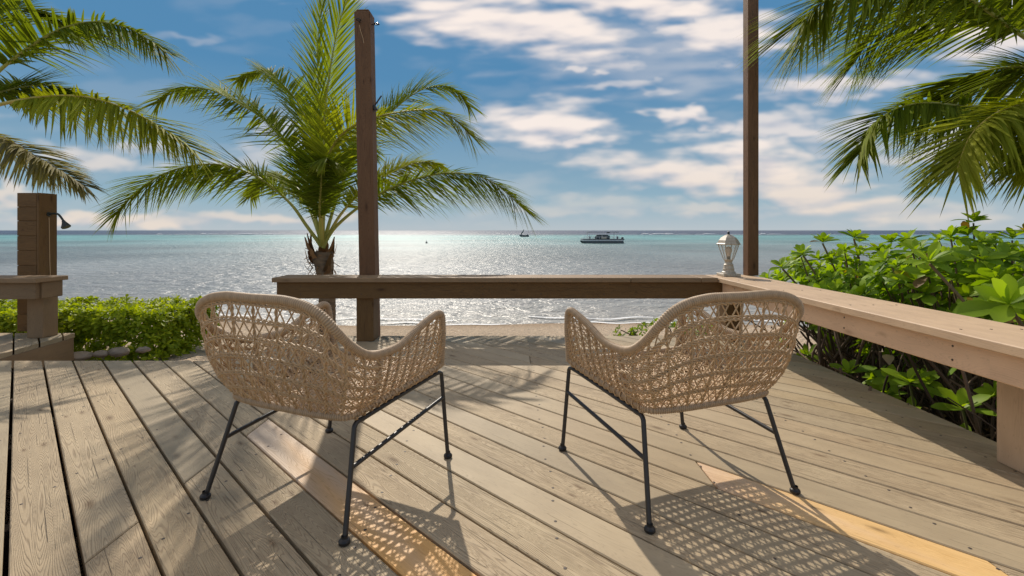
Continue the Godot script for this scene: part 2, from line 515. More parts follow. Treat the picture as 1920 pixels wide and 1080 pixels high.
func make_materials() -> void:
	var painted := wood(21, 0.85, Color(0.27, 0.205, 0.138), Color(0.485, 0.385, 0.262), 0.66)
	var worn := wood(37, 0.15, Color(0.25, 0.182, 0.118), Color(0.50, 0.392, 0.265), 0.54, 4)
	var pine := wood(51, 0.35, Color(0.56, 0.38, 0.21), Color(0.82, 0.64, 0.46), 0.66, 7)
	M.plank = woodmat(painted, Color(0.95, 0.955, 0.90), 0.62, 0.22)
	M.plank_worn = woodmat(worn, Color(0.95, 0.95, 0.89), 0.68, 0.4)
	M.pine = woodmat(pine, Color(1, 1, 1), 0.55, 0.2)
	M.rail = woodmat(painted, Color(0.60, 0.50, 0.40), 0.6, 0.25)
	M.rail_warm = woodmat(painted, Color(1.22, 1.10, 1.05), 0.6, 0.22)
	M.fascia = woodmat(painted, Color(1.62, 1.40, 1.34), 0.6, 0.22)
	M.brown = woodmat(worn, Color(0.36, 0.25, 0.125), 0.62, 0.25)
	M.post = woodmat(worn, Color(0.36, 0.235, 0.16), 0.65, 0.3)
	M.joist = std(Color(0.10, 0.08, 0.06), 0.9)
	M.screw = std(Color(0.06, 0.045, 0.035), 0.6)
	M.steel = std(Color(0.028, 0.026, 0.025), 0.38, 0.5)
	M.rubber = std(Color(0.012, 0.011, 0.011), 0.45, 0.5)
	M.rope = std(Color(0.50, 0.335, 0.178), 0.48, 0.5)
	M.rope.rim_enabled = true
	M.rope.rim = 0.25
	M.wrap = std(Color(0.50, 0.352, 0.212), 0.55, 0.45)
	M.wrap.rim_enabled = true
	M.wrap.rim = 0.25
	M.frond = std(Color(1, 1, 1), 0.6, 0.14)
	M.frond.backlight_enabled = true
	M.frond.backlight = Color(1.0, 1.0, 0.5)
	M.rachis = std(Color(1, 1, 1), 0.5, 0.4)
	M.trunk = std(Color(1, 1, 1), 0.9, 0.2)
	M.leaf = std(Color(1, 1, 1), 0.46, 0.32)
	M.leaf.backlight_enabled = true
	M.leaf.backlight = Color(1.0, 1.0, 0.35)
	M.twig = std(Color(1, 1, 1), 0.85, 0.3)
	M.rock = std(Color(1, 1, 1), 0.9, 0.3)
	M.white = std(Color(0.56, 0.53, 0.46), 0.45, 0.5)
	M.white.albedo_texture = noise_tex(71, 0.035, 5, Color(0.62, 0.52, 0.40), Color(1, 1, 1), 256)
	M.white.uv1_triplanar = true
	M.white.uv1_scale = Vector3(4, 4, 4)
	M.glass = StandardMaterial3D.new()
	M.glass.transparency = BaseMaterial3D.TRANSPARENCY_ALPHA
	M.glass.albedo_color = Color(0.95, 0.96, 0.9, 0.14)
	M.glass.roughness = 0.04
	M.bulb = std(Color(0.55, 0.45, 0.36), 0.3, 0.5)
	M.bronze = std(Color(0.03, 0.035, 0.03), 0.4, 0.5)
	M.boat_dark = std(Color(0.07, 0.09, 0.095), 0.4)
	M.boat_grey = std(Color(0.72, 0.74, 0.75), 0.45)
	M.foam = std(Color(0.85, 0.86, 0.86), 0.9, 0.2)
	var sand_c := noise_tex(61, 0.02, 5, Color(0.46, 0.36, 0.26), Color(0.62, 0.50, 0.37))
	M.sand = std(Color(1, 1, 1), 0.95, 0.2)
	M.sand.albedo_texture = sand_c
	M.sand.uv1_scale = Vector3(0.7, 0.7, 1)
	M.sand.heightmap_enabled = true
	var sh := NoiseTexture2D.new()
	sh.width = 512
	sh.height = 512
	sh.seamless = true
	sh.noise = fnl(62, 0.03, 5)
	M.sand.heightmap_texture = sh
	M.sand.heightmap_scale = 6.0


# ---------------------------------------------------------------- ground and sea
func ground_y(x: float, z: float) -> float:
	var d := -z
	var shore := 9.75 + 0.25 * sin(x * 0.5) - 0.16 * x * 0.3
	var y := lerpf(-0.36, SEA, clampf((d - 4.9) / (shore - 4.9), 0, 1))
	if d > shore: y = SEA - (d - shore) * 0.10
	return maxf(y, -4.0)


func make_ground() -> void:
	var b := MB.new()
	var xs := []
	var zs := []
	for k in 71: xs.append(-60.0 + k * 120.0 / 70.0 if k % 70 == 0 else lerpf(-16.0, 16.0, k / 70.0))
	for k in 61: zs.append(lerpf(3.0, -16.0, k / 60.0))
	zs.append(-40.0)
	var nz := fnl(91, 0.9, 4)
	for z in zs:
		for x in xs:
			var y := ground_y(x, z) + 0.035 * nz.get_noise_2d(x, z) * (1.0 if z > -9.0 else 0.3)
			var wet := smoothstep(SEA + 0.17, SEA + 0.02, y)
			b.col = Color(1, 1, 1).lerp(Color(0.80, 0.76, 0.72), wet)
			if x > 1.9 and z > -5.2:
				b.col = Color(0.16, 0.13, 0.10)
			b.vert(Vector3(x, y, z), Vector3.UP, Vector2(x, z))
	var w := xs.size()
	for r in zs.size() - 1:
		for k in w - 1:
			var a := r * w + k
			b.face(a, a + 1, a + w + 1)
			b.face(a, a + w + 1, a + w)
	tag(obj("beach", b, M.sand), "", "", "", "structure")


func make_sea() -> void:
	# water height texture: many crossing wavelets, tiling over 48 m
	var S := 1024
	var hgt := PackedFloat32Array()
	hgt.resize(S * S)
	var n1 := fnl(101, 1.0, 1)
	for y in S:
		for x in S:
			hgt[y * S + x] = 0.0
	var tx := NoiseTexture2D.new()
	tx.width = 1024
	tx.height = 1024
	tx.seamless = true
	tx.noise = fnl(102, 0.012, 6)
	tx.noise.fractal_gain = 0.62
	var m := std(Color(1, 1, 1), 0.36, 0.30)
	m.heightmap_enabled = true
	m.heightmap_texture = tx
	m.heightmap_scale = 13.0
	m.uv1_scale = Vector3(1.0 / 14.0, 1.0 / 9.0, 1)
	M.sea = m
	var b := MB.new()
	var rows := []
	var d := 8.2
	while d < 20000.0:
		rows.append(d)
		d *= 1.018 if d < 120.0 else 1.12
	rows.append(22000.0)
	var cols := 150
	var sw := fnl(103, 0.33, 3)
	var patch := fnl(104, 0.035, 3)
	for dd in rows:
		for k in cols + 1:
			var f := k / float(cols) * 2.0 - 1.0
			var x: float = f * dd * 1.9
			var near: float = smoothstep(70.0, 12.0, dd) * smoothstep(8.2, 12.0, dd)
			var y: float = SEA + 0.05 * near * sw.get_noise_2d(x * 0.7, dd * 2.2)
			# the water's own colour with depth: sandy shallows, grey-green lagoon over weed, turquoise inside the reef, deep blue beyond
			var c := Color(0.30, 0.29, 0.26)
			c = c.lerp(Color(0.215, 0.225, 0.222), smoothstep(9.0, 16.0, dd))
			c = c.lerp(Color(0.18, 0.212, 0.212), smoothstep(16.0, 40.0, dd))
			c = c.lerp(Color(0.13, 0.295, 0.29), smoothstep(24.0, 125.0, dd * (1.0 + 0.25 * patch.get_noise_2d(x * 1.3 + 300.0, dd * 3.0))))
			c = c.lerp(Color(0.045, 0.06, 0.10), smoothstep(165.0, 240.0, dd))
			var pn := patch.get_noise_2d(x, dd * (1.0 if dd < 100.0 else 0.5))
			c = c * (1.0 + pn * 0.45)
			b.col = c
			b.vert(Vector3(x, y, -dd), Vector3.UP, Vector2(x, dd))
	var w := cols + 1
	for r in rows.size() - 1:
		for k in cols:
			var a := r * w + k
			b.face(a, a + 1, a + w + 1)
			b.face(a, a + w + 1, a + w)
	tag(obj("sea", b, m), "", "", "", "structure")
	# line of surf breaking on the reef
	var rg := RandomNumberGenerator.new()
	rg.seed = 9
	var specs := [[-175.0, -108.0, "thin white line of surf breaking on the reef at the left"], [52.0, 130.0, "white line of surf breaking on the reef behind the pontoon boat"], [150.0, 215.0, "white surf on the reef seen above the green shrubs"]]
	for s in specs:
		var fo := MB.new()
		var x: float = s[0]
		while x < s[1]:
			var l := rg.randf_range(3.0, 11.0)
			var h := rg.randf_range(0.15, 0.75) * (1.0 if rg.randf() < 0.75 else 0.15)
			var z := -222.0 + rg.randf_range(-3, 3)
			fo.tube(PackedVector3Array([Vector3(x, SEA, z), Vector3(x + l * 0.3, SEA + h * 0.3, z), Vector3(x + l * 0.7, SEA + h * 0.25, z), Vector3(x + l, SEA, z)]), [0.05, h * 0.6, h * 0.5, 0.05], 7)
			x += l * rg.randf_range(0.5, 1.1)
		tag(obj("surf", fo, M.foam), s[2], "surf", "surf on the reef", "stuff")
	# foam where the water laps the sand
	var fs := MB.new()
	for k in 2:
		var path := []
		for q in 90:
			var x := -7.0 + q * 0.16
			path.append([x, 9.7 + k * 0.5 + 0.25 * sin(x * 0.5) - 0.048 * x + 0.14 * sin(x * 1.9 + k) + 0.07 * sin(x * 5.3)])
		for q in 89:
			var wd := 0.05 + 0.045 * absf(sin(q * 0.37 + k * 2.0))
			if sin(q * 0.23 + k * 1.7) < -0.35: continue
			var p0 := Vector3(path[q][0], SEA + 0.035, -path[q][1])
			var p1 := Vector3(path[q + 1][0], SEA + 0.035, -path[q + 1][1])
			fs.flat([p0, p1, p1 - Vector3(0, 0, wd), p0 - Vector3(0, 0, wd)], Vector3.UP, [Vector2.ZERO, Vector2.ZERO, Vector2.ZERO, Vector2.ZERO])
	tag(obj("shore_foam", fs, M.foam), "thin white foam where the sea laps the sand", "foam", "", "stuff")


# ---------------------------------------------------------------- deck
# a board with eased edges from its outline (x, z), top at y
func board(b: MB, poly: PackedVector2Array, y: float, thick: float, along: Vector2, uvo: Vector2, mid: Vector2) -> void:
	var m := poly.size()
	var area := 0.0
	for k in m:
		area += poly[k].cross(poly[(k + 1) % m])
	if area < 0.0: poly.reverse()
	var inn := PackedVector2Array()
	var outn := []
	var e := 0.0035
	for k in m:
		var d := (poly[(k + 1) % m] - poly[k]).normalized()
		outn.append(Vector2(d.y, -d.x))
	for k in m:
		var a: Vector2 = outn[(k + m - 1) % m]
		var c: Vector2 = outn[k]
		var s := a + c
		var dd := maxf(s.dot(a), 0.3)
		inn.append(poly[k] - s * (e / dd))
	var ac := Vector2(-along.y, along.x)
	var uvf := func(p: Vector2) -> Vector2: return Vector2((p - mid).dot(along), (p - mid).dot(ac) / 0.14 + 0.5) + uvo
	var tri := Geometry2D.triangulate_polygon(inn)
	if tri.is_empty(): return
	var ids := []
	for k in m:
		ids.append(b.vert(Vector3(inn[k].x, y, inn[k].y), Vector3.UP, uvf.call(inn[k])))
	for k in range(0, tri.size(), 3):
		b.face(ids[tri[k]], ids[tri[k + 1]], ids[tri[k + 2]])
	for k in m:
		var j := (k + 1) % m
		var n3 := Vector3(outn[k].x, 0, outn[k].y)
		var p0 := Vector3(inn[k].x, y, inn[k].y)
		var p1 := Vector3(inn[j].x, y, inn[j].y)
		var q0 := Vector3(poly[k].x, y - e, poly[k].y)
		var q1 := Vector3(poly[j].x, y - e, poly[j].y)
		var r0 := q0 - Vector3(0, thick, 0)
		var r1 := q1 - Vector3(0, thick, 0)
		var u0: Vector2 = uvf.call(poly[k])
		var u1: Vector2 = uvf.call(poly[j])
		b.flat([p0, p1, q1, q0], (n3 + Vector3.UP).normalized(), [u0, u1, u1, u0])
		b.flat([q0, q1, r1, r0], n3, [u0, u1, u1 + Vector2(0, 0.25), u0 + Vector2(0, 0.25)])


func planks(deck: Node3D, outline: PackedVector2Array, cuts: Dictionary, y: float, from: int, to: int) -> void:
	var dir := Vector2(-sin(DIAG), -cos(DIAG))
	var nrm := Vector2(cos(DIAG), -sin(DIAG))
	var screws := MB.new()
	var rg := RandomNumberGenerator.new()
	rg.seed = 33
	for k in range(from, to):
		var gap := 0.0075 + rg.randf_range(-0.002, 0.002) + (0.003 if k >= -2 and k < 4 else 0.0)
		var s0 := k * PITCH - 0.017
		var s1 := (k + 1) * PITCH - 0.017 - gap
		var strip := PackedVector2Array([nrm * s0 - dir * 20.0, nrm * s1 - dir * 20.0, nrm * s1 + dir * 20.0, nrm * s0 + dir * 20.0])
		var lims := [-50.0]
		if cuts.has(k): lims.append_array(cuts[k])
		lims.append(50.0)
		for q in lims.size() - 1:
			var x0: float = lims[q] + (0.002 if q > 0 else 0.0)
			var x1: float = lims[q + 1] - (0.002 if q < lims.size() - 2 else 0.0)
			var slab := PackedVector2Array([Vector2(x0, -50), Vector2(x1, -50), Vector2(x1, 50), Vector2(x0, 50)])
			for part in Geometry2D.intersect_polygons(strip, outline):
				for piece in Geometry2D.intersect_polygons(part, slab):
					if piece.size() < 3: continue
					var b := MB.new()
					var tone := rg.randf_range(0.84, 1.10) * (0.92 if k < 4 else 1.0)
					var warm := rg.randf_range(-0.03, 0.045)
					b.col = Color(tone * (1.0 + warm), tone, tone * (1.0 - warm))
					var mat: Material = M.plank if rg.randf() < 0.62 else M.plank_worn
					if k == 0 or k == 6 or k == 7: mat = M.plank_worn
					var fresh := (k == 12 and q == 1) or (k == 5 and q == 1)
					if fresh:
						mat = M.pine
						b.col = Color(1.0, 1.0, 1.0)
					var ar := 0.0
					for w in piece.size(): ar += piece[w].cross(piece[(w + 1) % piece.size()])
					if absf(ar) < 0.004: continue
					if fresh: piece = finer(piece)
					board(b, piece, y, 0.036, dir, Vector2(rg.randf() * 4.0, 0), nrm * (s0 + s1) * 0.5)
					if fresh:
						# new pine: paler towards one end, amber towards the other
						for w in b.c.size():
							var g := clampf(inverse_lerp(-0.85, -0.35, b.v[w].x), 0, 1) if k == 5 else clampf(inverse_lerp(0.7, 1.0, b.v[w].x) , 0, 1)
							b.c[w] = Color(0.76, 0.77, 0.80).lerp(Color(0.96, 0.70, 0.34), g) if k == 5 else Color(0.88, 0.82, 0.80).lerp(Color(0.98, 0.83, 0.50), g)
					if b.i.is_empty(): continue
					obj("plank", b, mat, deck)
		# two screws where the board crosses each joist
		for j in range(-10, 3):
			var jx := 0.742 + 0.6 * j
			var sm := (s0 + s1) * 0.5
			for side in [-0.042, 0.042]:
				var sn: float = sm + side
				var p := Vector2(jx, (sn - jx * nrm.x) / nrm.y)
				p += dir * rg.randf_range(-0.012, 0.012)
				if Geometry2D.is_point_in_polygon(p, outline) and p.y > -4.1 and p.y < 0.0 and p.x > -3.6:
					screws.lathe(Vector3(p.x, y, p.y), [Vector2(0.0055, 0.0004), Vector2(0.004, 0.0012), Vector2(0.0, 0.0012)], 6)
	if screws.v.size() > 0:
		tag(obj("screw_heads", screws, M.screw, deck), "", "", "", "stuff")


func finer(p: PackedVector2Array) -> PackedVector2Array:
	var o := PackedVector2Array()
	for k in p.size():
		var q := p[(k + 1) % p.size()]
		var m := maxi(1, int(p[k].distance_to(q) / 0.22))
		for j in m: o.append(p[k].lerp(q, j / float(m)))
	return o


func make_deck() -> void:
	var deck := thing("deck", Vector3.ZERO, "", "", "", "structure")
	var outline := PackedVector2Array([Vector2(2.13, 1.6), Vector2(2.13, -4.19), Vector2(-1.93, -4.19), Vector2(-1.93, -3.39), Vector2(-6.5, -3.39), Vector2(-6.5, 1.6)])
	planks(deck, outline, {1: [-1.195], 3: [-1.207], 5: [-1.205, 0.13], 12: [0.742, 1.342], 9: [1.942], -8: [-3.6], 17: [0.13]}, 0.0, -34, 34)
	for j in range(-11, 3):
		var jx := 0.742 + 0.6 * j
		var zf := -4.14 if jx > -1.9 else -3.34
		var b := MB.new()
		b.box(Vector3(jx, -0.135, (1.5 + zf) / 2.0), Vector3(0.038, 0.18, 1.5 - zf), 0.002)
		obj("joist", b, M.joist, deck)
	for r in [[Vector3(0.1, -0.14, -4.168), Vector3(4.06, 0.19, 0.038)], [Vector3(2.108, -0.14, -1.29), Vector3(0.038, 0.19, 5.7)], [Vector3(-4.215, -0.14, -3.368), Vector3(4.57, 0.19, 0.038)], [Vector3(-1.95, -0.14, -3.77), Vector3(0.038, 0.19, 0.75)]]:
		var b := MB.new()
		b.box(r[0], r[1], 0.003)
		obj("rim_board", b, M.brown, deck)
	for p in [Vector3(2.0, 0, -4.0), Vector3(-1.8, 0, -4.0), Vector3(2.0, 0, -2.0), Vector3(-3.6, 0, -3.25), Vector3(0.1, 0, -4.0)]:
		var b := MB.new()
		b.box(Vector3(p.x, -0.32, p.z), Vector3(0.14, 0.17, 0.14), 0.003)
		obj("pier", b, M.joist, deck)


func make_platform() -> void:
	var pf := thing("walkway", Vector3.ZERO, "", "", "", "structure")
	var outline := PackedVector2Array([Vector2(-3.80, -3.47), Vector2(-3.915, -4.25), Vector2(-7.5, -4.25), Vector2(-7.5, -3.47)])
	planks(pf, outline, {}, 0.012, -24, 8)
	var b := MB.new()
	b.box(Vector3(-3.875, -0.13, -3.86), Vector3(0.038, 0.2, 0.76), 0.003, Basis(Vector3.UP, 0.146))
	obj("rim_board", b, M.rail, pf)
	b = MB.new()
	b.box(Vector3(-5.7, -0.13, -4.22), Vector3(3.5, 0.2, 0.038), 0.003)
	obj("rim_board", b, M.brown, pf)


func beam(called: String, at: Vector3, size: Vector3, mat: Material, parent: Node, tint := Color(1, 1, 1), b := Basis.IDENTITY, bev := 0.004) -> MeshInstance3D:
	var m := MB.new()
	m.col = tint
	m.off = Vector2(rng.randf() * 4.0, 0.5)
	m.box(Vector3.ZERO, size, bev, b)
	return obj(called, m, mat, parent, at)


func make_rails() -> void:
	var fr := thing("front_bench_rail", Vector3(-0.1, 0, -4.04), "long low wooden bench rail across the seaward deck edge", "railing")
	var o := fr.position
	var y := 0.521
	for s in [[-1.975, 0.976, 1.0], [0.979, 1.555, 0.93], [1.558, 1.694, 1.04]]:
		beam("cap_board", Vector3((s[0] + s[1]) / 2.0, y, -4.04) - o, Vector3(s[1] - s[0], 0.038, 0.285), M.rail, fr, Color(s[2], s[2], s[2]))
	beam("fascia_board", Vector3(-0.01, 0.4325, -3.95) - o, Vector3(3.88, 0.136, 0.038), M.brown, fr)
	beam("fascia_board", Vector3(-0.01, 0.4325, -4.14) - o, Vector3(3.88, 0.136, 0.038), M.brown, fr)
	beam("end_board", Vector3(-1.931, 0.4325, -4.045) - o, Vector3(0.036, 0.134, 0.148), M.brown, fr)
	beam("support_post", Vector3(-1.231, 0.251, -4.043) - o, Vector3(0.143, 0.502, 0.143), M.brown, fr)
	beam("support_post", Vector3(1.86, 0.251, -4.043) - o, Vector3(0.143, 0.502, 0.143), M.brown, fr)
	var rr := thing("side_bench_rail", Vector3(1.9, 0, -2.0), "sunlit low wooden bench rail along the right side beside the green shrubs", "railing")
	o = rr.position
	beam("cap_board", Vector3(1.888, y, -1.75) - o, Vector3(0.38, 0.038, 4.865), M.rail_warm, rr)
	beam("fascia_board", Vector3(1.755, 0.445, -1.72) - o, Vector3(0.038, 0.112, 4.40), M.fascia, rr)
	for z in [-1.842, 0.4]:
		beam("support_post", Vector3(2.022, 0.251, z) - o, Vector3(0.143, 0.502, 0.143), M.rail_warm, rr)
	var sc := MB.new()
	for k in 8:
		for q in [-0.03, 0.035]:
			var a := Vector3(-1.75 + k * 0.5 + 0.02 * sin(k * 3.0), 0.4325 + q, -3.932) - fr.position
			sc.tube(PackedVector3Array([a, a + Vector3(0, 0, 0.0025)]), 0.0042, 8)
		for q in [-0.09, 0.09]:
			var a := Vector3(-1.75 + k * 0.5, 0.5395, -4.04 + q) - fr.position
			sc.tube(PackedVector3Array([a, a + Vector3(0, 0.002, 0)]), 0.0045, 8)
	tag(obj("screw_heads", sc, M.screw, fr), "", "", "", "stuff")
	sc = MB.new()
	for k in 7:
		var z := -3.7 + k * 0.61
		for q in [-0.025, 0.03]:
			var a := Vector3(1.7365, 0.445 + q, z + 0.03 * q) - o
			sc.tube(PackedVector3Array([a, a - Vector3(0.0025, 0, 0)]), 0.0042, 8)
		for q in [-0.12, 0.0, 0.12]:
			var a := Vector3(1.888 + q, 0.5395, z) - o
			sc.tube(PackedVector3Array([a, a + Vector3(0, 0.002, 0)]), 0.0045, 8)
	tag(obj("screw_heads", sc, M.screw, rr), "", "", "", "stuff")
	var lr := thing("side_bench_stub", Vector3(-4.6, 0, -4.0), "short end of a wooden bench rail at the left edge before the shower pillar", "railing")
	o = lr.position
	beam("cap_board", Vector3(-5.42, y, -3.99) - o, Vector3(3.12, 0.038, 0.285), M.rail, lr)
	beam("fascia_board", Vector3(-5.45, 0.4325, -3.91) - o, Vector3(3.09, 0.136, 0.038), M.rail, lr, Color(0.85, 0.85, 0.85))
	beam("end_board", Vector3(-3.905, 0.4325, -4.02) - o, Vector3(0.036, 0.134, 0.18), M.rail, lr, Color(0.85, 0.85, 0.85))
	beam("support_post", Vector3(-4.06, 0.258, -4.107) - o, Vector3(0.138, 0.49, 0.138), M.rail, lr)


func make_posts() -> void:
	# square post with one chamfered top corner, leaning a little
	var p := thing("brown_post", Vector3(-1.25, -0.35, -4.22), "dark brown square timber post standing behind the front bench rail before the palm", "post")
	var b := MB.new()
	b.off = Vector2(1.3, 0.5)
	var lean := Basis(Vector3.BACK, 0.0195)
	b.box(lean * Vector3(0, 1.60, 0), Vector3(0.14, 3.20, 0.138), 0.005, lean)
	obj("shaft", b, M.post, p)
	b = MB.new()
	b.box(lean * Vector3(0, 3.212, 0), Vector3(0.118, 0.024, 0.116), 0.011, lean)
	obj("post_top", b, M.post, p)
	for e in [[Vector3(-0.02, 3.10, 0.069), Vector3.BACK], [Vector3(0.07, 3.10, 0.02), Vector3.RIGHT]]:
		b = MB.new()
		var at: Vector3 = lean * e[0]
		var dr: Vector3 = e[1]
		var path := PackedVector3Array([at, at + dr * 0.02])
		for k in 11:
			var a := TAU * k / 11.0 - PI / 2.0
			path.append(at + dr * (0.042 + 0.022 * sin(a)) + Vector3(0, 0.006, 0) + dr.cross(Vector3.UP) * 0.018 * cos(a))
		b.tube(path, 0.0055, 6)
		obj("eye_hook", b, M.steel, p)
	b = MB.new()
	var s0 := lean * Vector3(-0.02, 3.07, 0.085)
	b.tube(PackedVector3Array([s0, s0 + Vector3(0.012, -0.05, 0.005), s0 + Vector3(0.03, -0.11, 0), s0 + Vector3(0.04, -0.16, 0.004)]), 0.0022, 5)
	obj("string", b, M.rope, p)
	b = MB.new()
	b.box(lean * Vector3(0.085, 2.36, 0.02), Vector3(0.03, 0.05, 0.04), 0.004, Basis(Vector3.BACK, 0.5))
	b.box(lean * Vector3(0.115, 2.43, 0.02), Vector3(0.012, 0.10, 0.012), 0.003, Basis(Vector3.BACK, -0.6))
	obj("bracket", b, M.steel, p)
	var q := thing("slim_post", Vector3(2.075, 0.54, -4.125), "slim square timber post rising from the right corner of the bench rail", "post")
	b = MB.new()
	b.off = Vector2(2.7, 0.5)
	b.box(Vector3(0, 1.6, 0), Vector3(0.092, 3.2, 0.092), 0.004)
	obj("shaft", b, M.post, q)


func make_shower() -> void:
	var p := thing("shower_pillar", Vector3(-4.386, 0.012, -4.388), "boxed brown wooden shower pillar on the walkway at the left", "pillar")
	var top := 1.26
	var ys := [0.0, 0.16, 0.32, 0.46, 0.600, 0.735, 0.868, 1.005, 1.13, top]
	for k in ys.size() - 1:
		var b := MB.new()
		var tn := rng.randf_range(0.9, 1.05)
		b.col = Color(tn, tn, tn)
		b.off = Vector2(rng.randf() * 4.0, 0.5)
		b.box(Vector3(-0.012, (ys[k] + ys[k + 1]) / 2.0, 0.069), Vector3(0.176, ys[k + 1] - ys[k] - 0.003, 0.036), 0.003)
		obj("cladding_board", b, M.brown, p)
	var c := MB.new()
	c.off = Vector2(0.6, 0.5)
	c.box(Vector3(0.088, top / 2.0, 0.0), Vector3(0.022, top, 0.174), 0.003)
	obj("side_board", c, M.brown, p)
	c = MB.new()
	c.box(Vector3(-0.011, top / 2.0 - 0.002, -0.004), Vector3(0.170, top - 0.012, 0.166), 0.003)
	obj("core", c, M.brown, p)
	var s := thing("shower_head", Vector3(-4.283, 1.05, -4.39), "small dark shower head on a bent pipe on the wooden pillar", "shower")
	c = MB.new()
	c.tube(catmull([Vector3(0, 0.03, 0), Vector3(0.04, 0.035, 0), Vector3(0.085, 0.03, 0), Vector3(0.12, -0.01, 0), Vector3(0.135, -0.035, 0)], 5), 0.009, 8)
	obj("pipe", c, M.bronze, s)
	c = MB.new()
	c.tube(PackedVector3Array([Vector3(0.132, -0.03, 0), Vector3(0.14, -0.045, 0), Vector3(0.150, -0.065, 0), Vector3(0.158, -0.085, 0), Vector3(0.162, -0.092, 0)]), [0.012, 0.016, 0.026, 0.037, 0.034], 14)
	obj("rose", c, M.bronze, s)
	c = MB.new()
	c.lathe(Vector3.ZERO, [Vector2(0.0, 0.01), Vector2(0.02, 0.008), Vector2(0.02, 0.0)], 12)
	var fl := obj("flange", c, M.bronze, s, Vector3(-0.005, 0.03, 0))
	fl.rotation.z = -PI / 2.0
	c = MB.new()
	c.tube(PackedVector3Array([Vector3(0.012, 0.0, 0.01), Vector3(0.018, -0.4, 0.01), Vector3(0.024, -0.8, 0.0), Vector3(0.03, -1.1, 0.0)]), 0.003, 5)
	obj("pull_cord", c, M.rope, s)


# ---------------------------------------------------------------- palms
const TONES := {"green": [0.205, 0.275, 0.030], "dark": [0.14, 0.205, 0.024], "yellow": [0.34, 0.38, 0.040], "sparse": [0.24, 0.30, 0.032], "dry": [0.36, 0.33, 0.19]}


func frond(parent: Node3D, origin: Vector3, spec: Array, rg: RandomNumberGenerator) -> void:
	var ctl := []
	var raw: Array = spec[3]
	for k in range(0, raw.size(), 3):
		ctl.append(Vector3(raw[k], raw[k + 1], raw[k + 2]) - origin)
	var path := resample(catmull(ctl, 8), 61)
	var m := path.size()
	var tone: Array = TONES[spec[0]]
	var length: float = spec[1]
	var base := Color(tone[0], tone[1], tone[2])
	var dry: bool = spec[0] == "dry"
	var r := MB.new()
	r.col = Color(0.36, 0.36, 0.08) if not dry else Color(0.30, 0.23, 0.15)
	if spec[0] == "yellow": r.col = Color(0.46, 0.38, 0.09)
	var radii := PackedFloat32Array()
	for k in m: radii.append(lerpf(0.030, 0.0035, pow(k / float(m - 1), 0.5)))
	r.tube(path, radii, 7)
	var part := obj("frond", r, M.rachis, parent)
	var chord := path[m - 1] - path[0]
	var side := chord.cross(Vector3.UP)
	side = side.normalized() if Vector2(chord.x, chord.z).length() > 0.5 * chord.length() else Vector3.RIGHT
	side = side.rotated(chord.normalized(), spec[2])
	var b := MB.new()
	var pairs := int(m * (3.0 if length < 0.9 else 4.4))
	length *= 1.18
	var sparse: bool = spec[0] == "sparse"
	if sparse: pairs = int(m * 1.35)
	for k in pairs:
		var f := lerpf(0.25, 0.997, k / float(pairs - 1))
		var fi := f * (m - 1)
		var i0 := mini(int(fi), m - 2)
		var p := path[i0].lerp(path[i0 + 1], fi - i0)
		var tg := (path[mini(i0 + 2, m - 1)] - path[maxi(i0 - 1, 0)]).normalized()
		var sd := (side - tg * side.dot(tg)).normalized()
		var up := sd.cross(tg)
		if up.y < 0.0 and absf(tg.y) < 0.92: up = -up
		for s: float in [-1.0, 1.0]:
			if rg.randf() < 0.03: continue
			var prof := smoothstep(0.16, 0.44, f) * lerpf(1.0, 0.50, smoothstep(0.55, 1.0, f))
			var ln := length * prof * rg.randf_range(0.86, 1.08) + 0.05
			var ang := (lerpf(0.85, 0.32, f) if sparse else lerpf(1.25, 0.50, pow(f, 1.1))) + rg.randf_range(-0.07, 0.07)
			var level := 1.0 - absf(tg.y)
			var raised := rg.randf() > level * 0.85
			var lift := rg.randf_range(0.15, 0.55) if raised else rg.randf_range(-1.15, -0.60)
			if raised and level > 0.6:
				ln *= 0.46
				ang *= 0.85
			var d0 := (tg * cos(ang) + (sd * s * cos(lift) + up * sin(lift)) * sin(ang)).normalized()
			var droop := rg.randf_range(0.12, 0.30) * (1.5 if dry else 1.0)
			var w := (0.0125 if sparse else 0.0165) * rg.randf_range(0.8, 1.15) * lerpf(1.0, 0.7, f)
			var tint := rg.randf_range(0.72, 1.3)
			var yel := rg.randf_range(0.0, 0.35) + 0.35 * smoothstep(0.75, 1.0, f)
			var cb := Color(base.r * tint, base.g * tint, base.b * tint).lerp(Color(0.32, 0.30, 0.04), yel * (0.0 if dry else 0.5))
			var prev := []
			var q := p
			var dir := d0
			var seg := 5
			for j in seg + 1:
				var g := j / float(seg)
				var ww := w * (1.0 - pow(g, 1.6)) * (0.45 + 0.55 * smoothstep(0.0, 0.2, g))
				var across := dir.cross(up).normalized() * ww
				var nn := across.cross(dir).normalized()
				if nn.dot(up) < 0.0: nn = -nn
				var tipc := cb.lerp(Color(0.26, 0.20, 0.06), smoothstep(0.8, 1.0, g) * rg.randf_range(0.1, 0.8))
				b.col = tipc
				var fold := nn * ww * 0.45
				var n1 := (nn + across.normalized() * 0.4).normalized()
				var n2 := (nn - across.normalized() * 0.4).normalized()
				var ids := [b.vert(q + across + fold, n1, Vector2.ZERO), b.vert(q, nn, Vector2.ZERO), b.vert(q - across + fold, n2, Vector2.ZERO)]
				if j > 0:
					b.face(prev[0], prev[1], ids[1])
					b.face(prev[1], prev[2], ids[2])
					if j < seg:
						b.face(prev[0], ids[1], ids[0])
						b.face(prev[1], ids[2], ids[1])
				prev = ids
				q += dir * ln / seg
				dir = (dir + Vector3.DOWN * droop * (0.35 + g) * 0.42 + Vector3(rg.randf_range(-1, 1), 0, rg.randf_range(-1, 1)) * 0.03).normalized()
	tag(obj("leaflets", b, M.frond, part), "", "", "", "stuff")


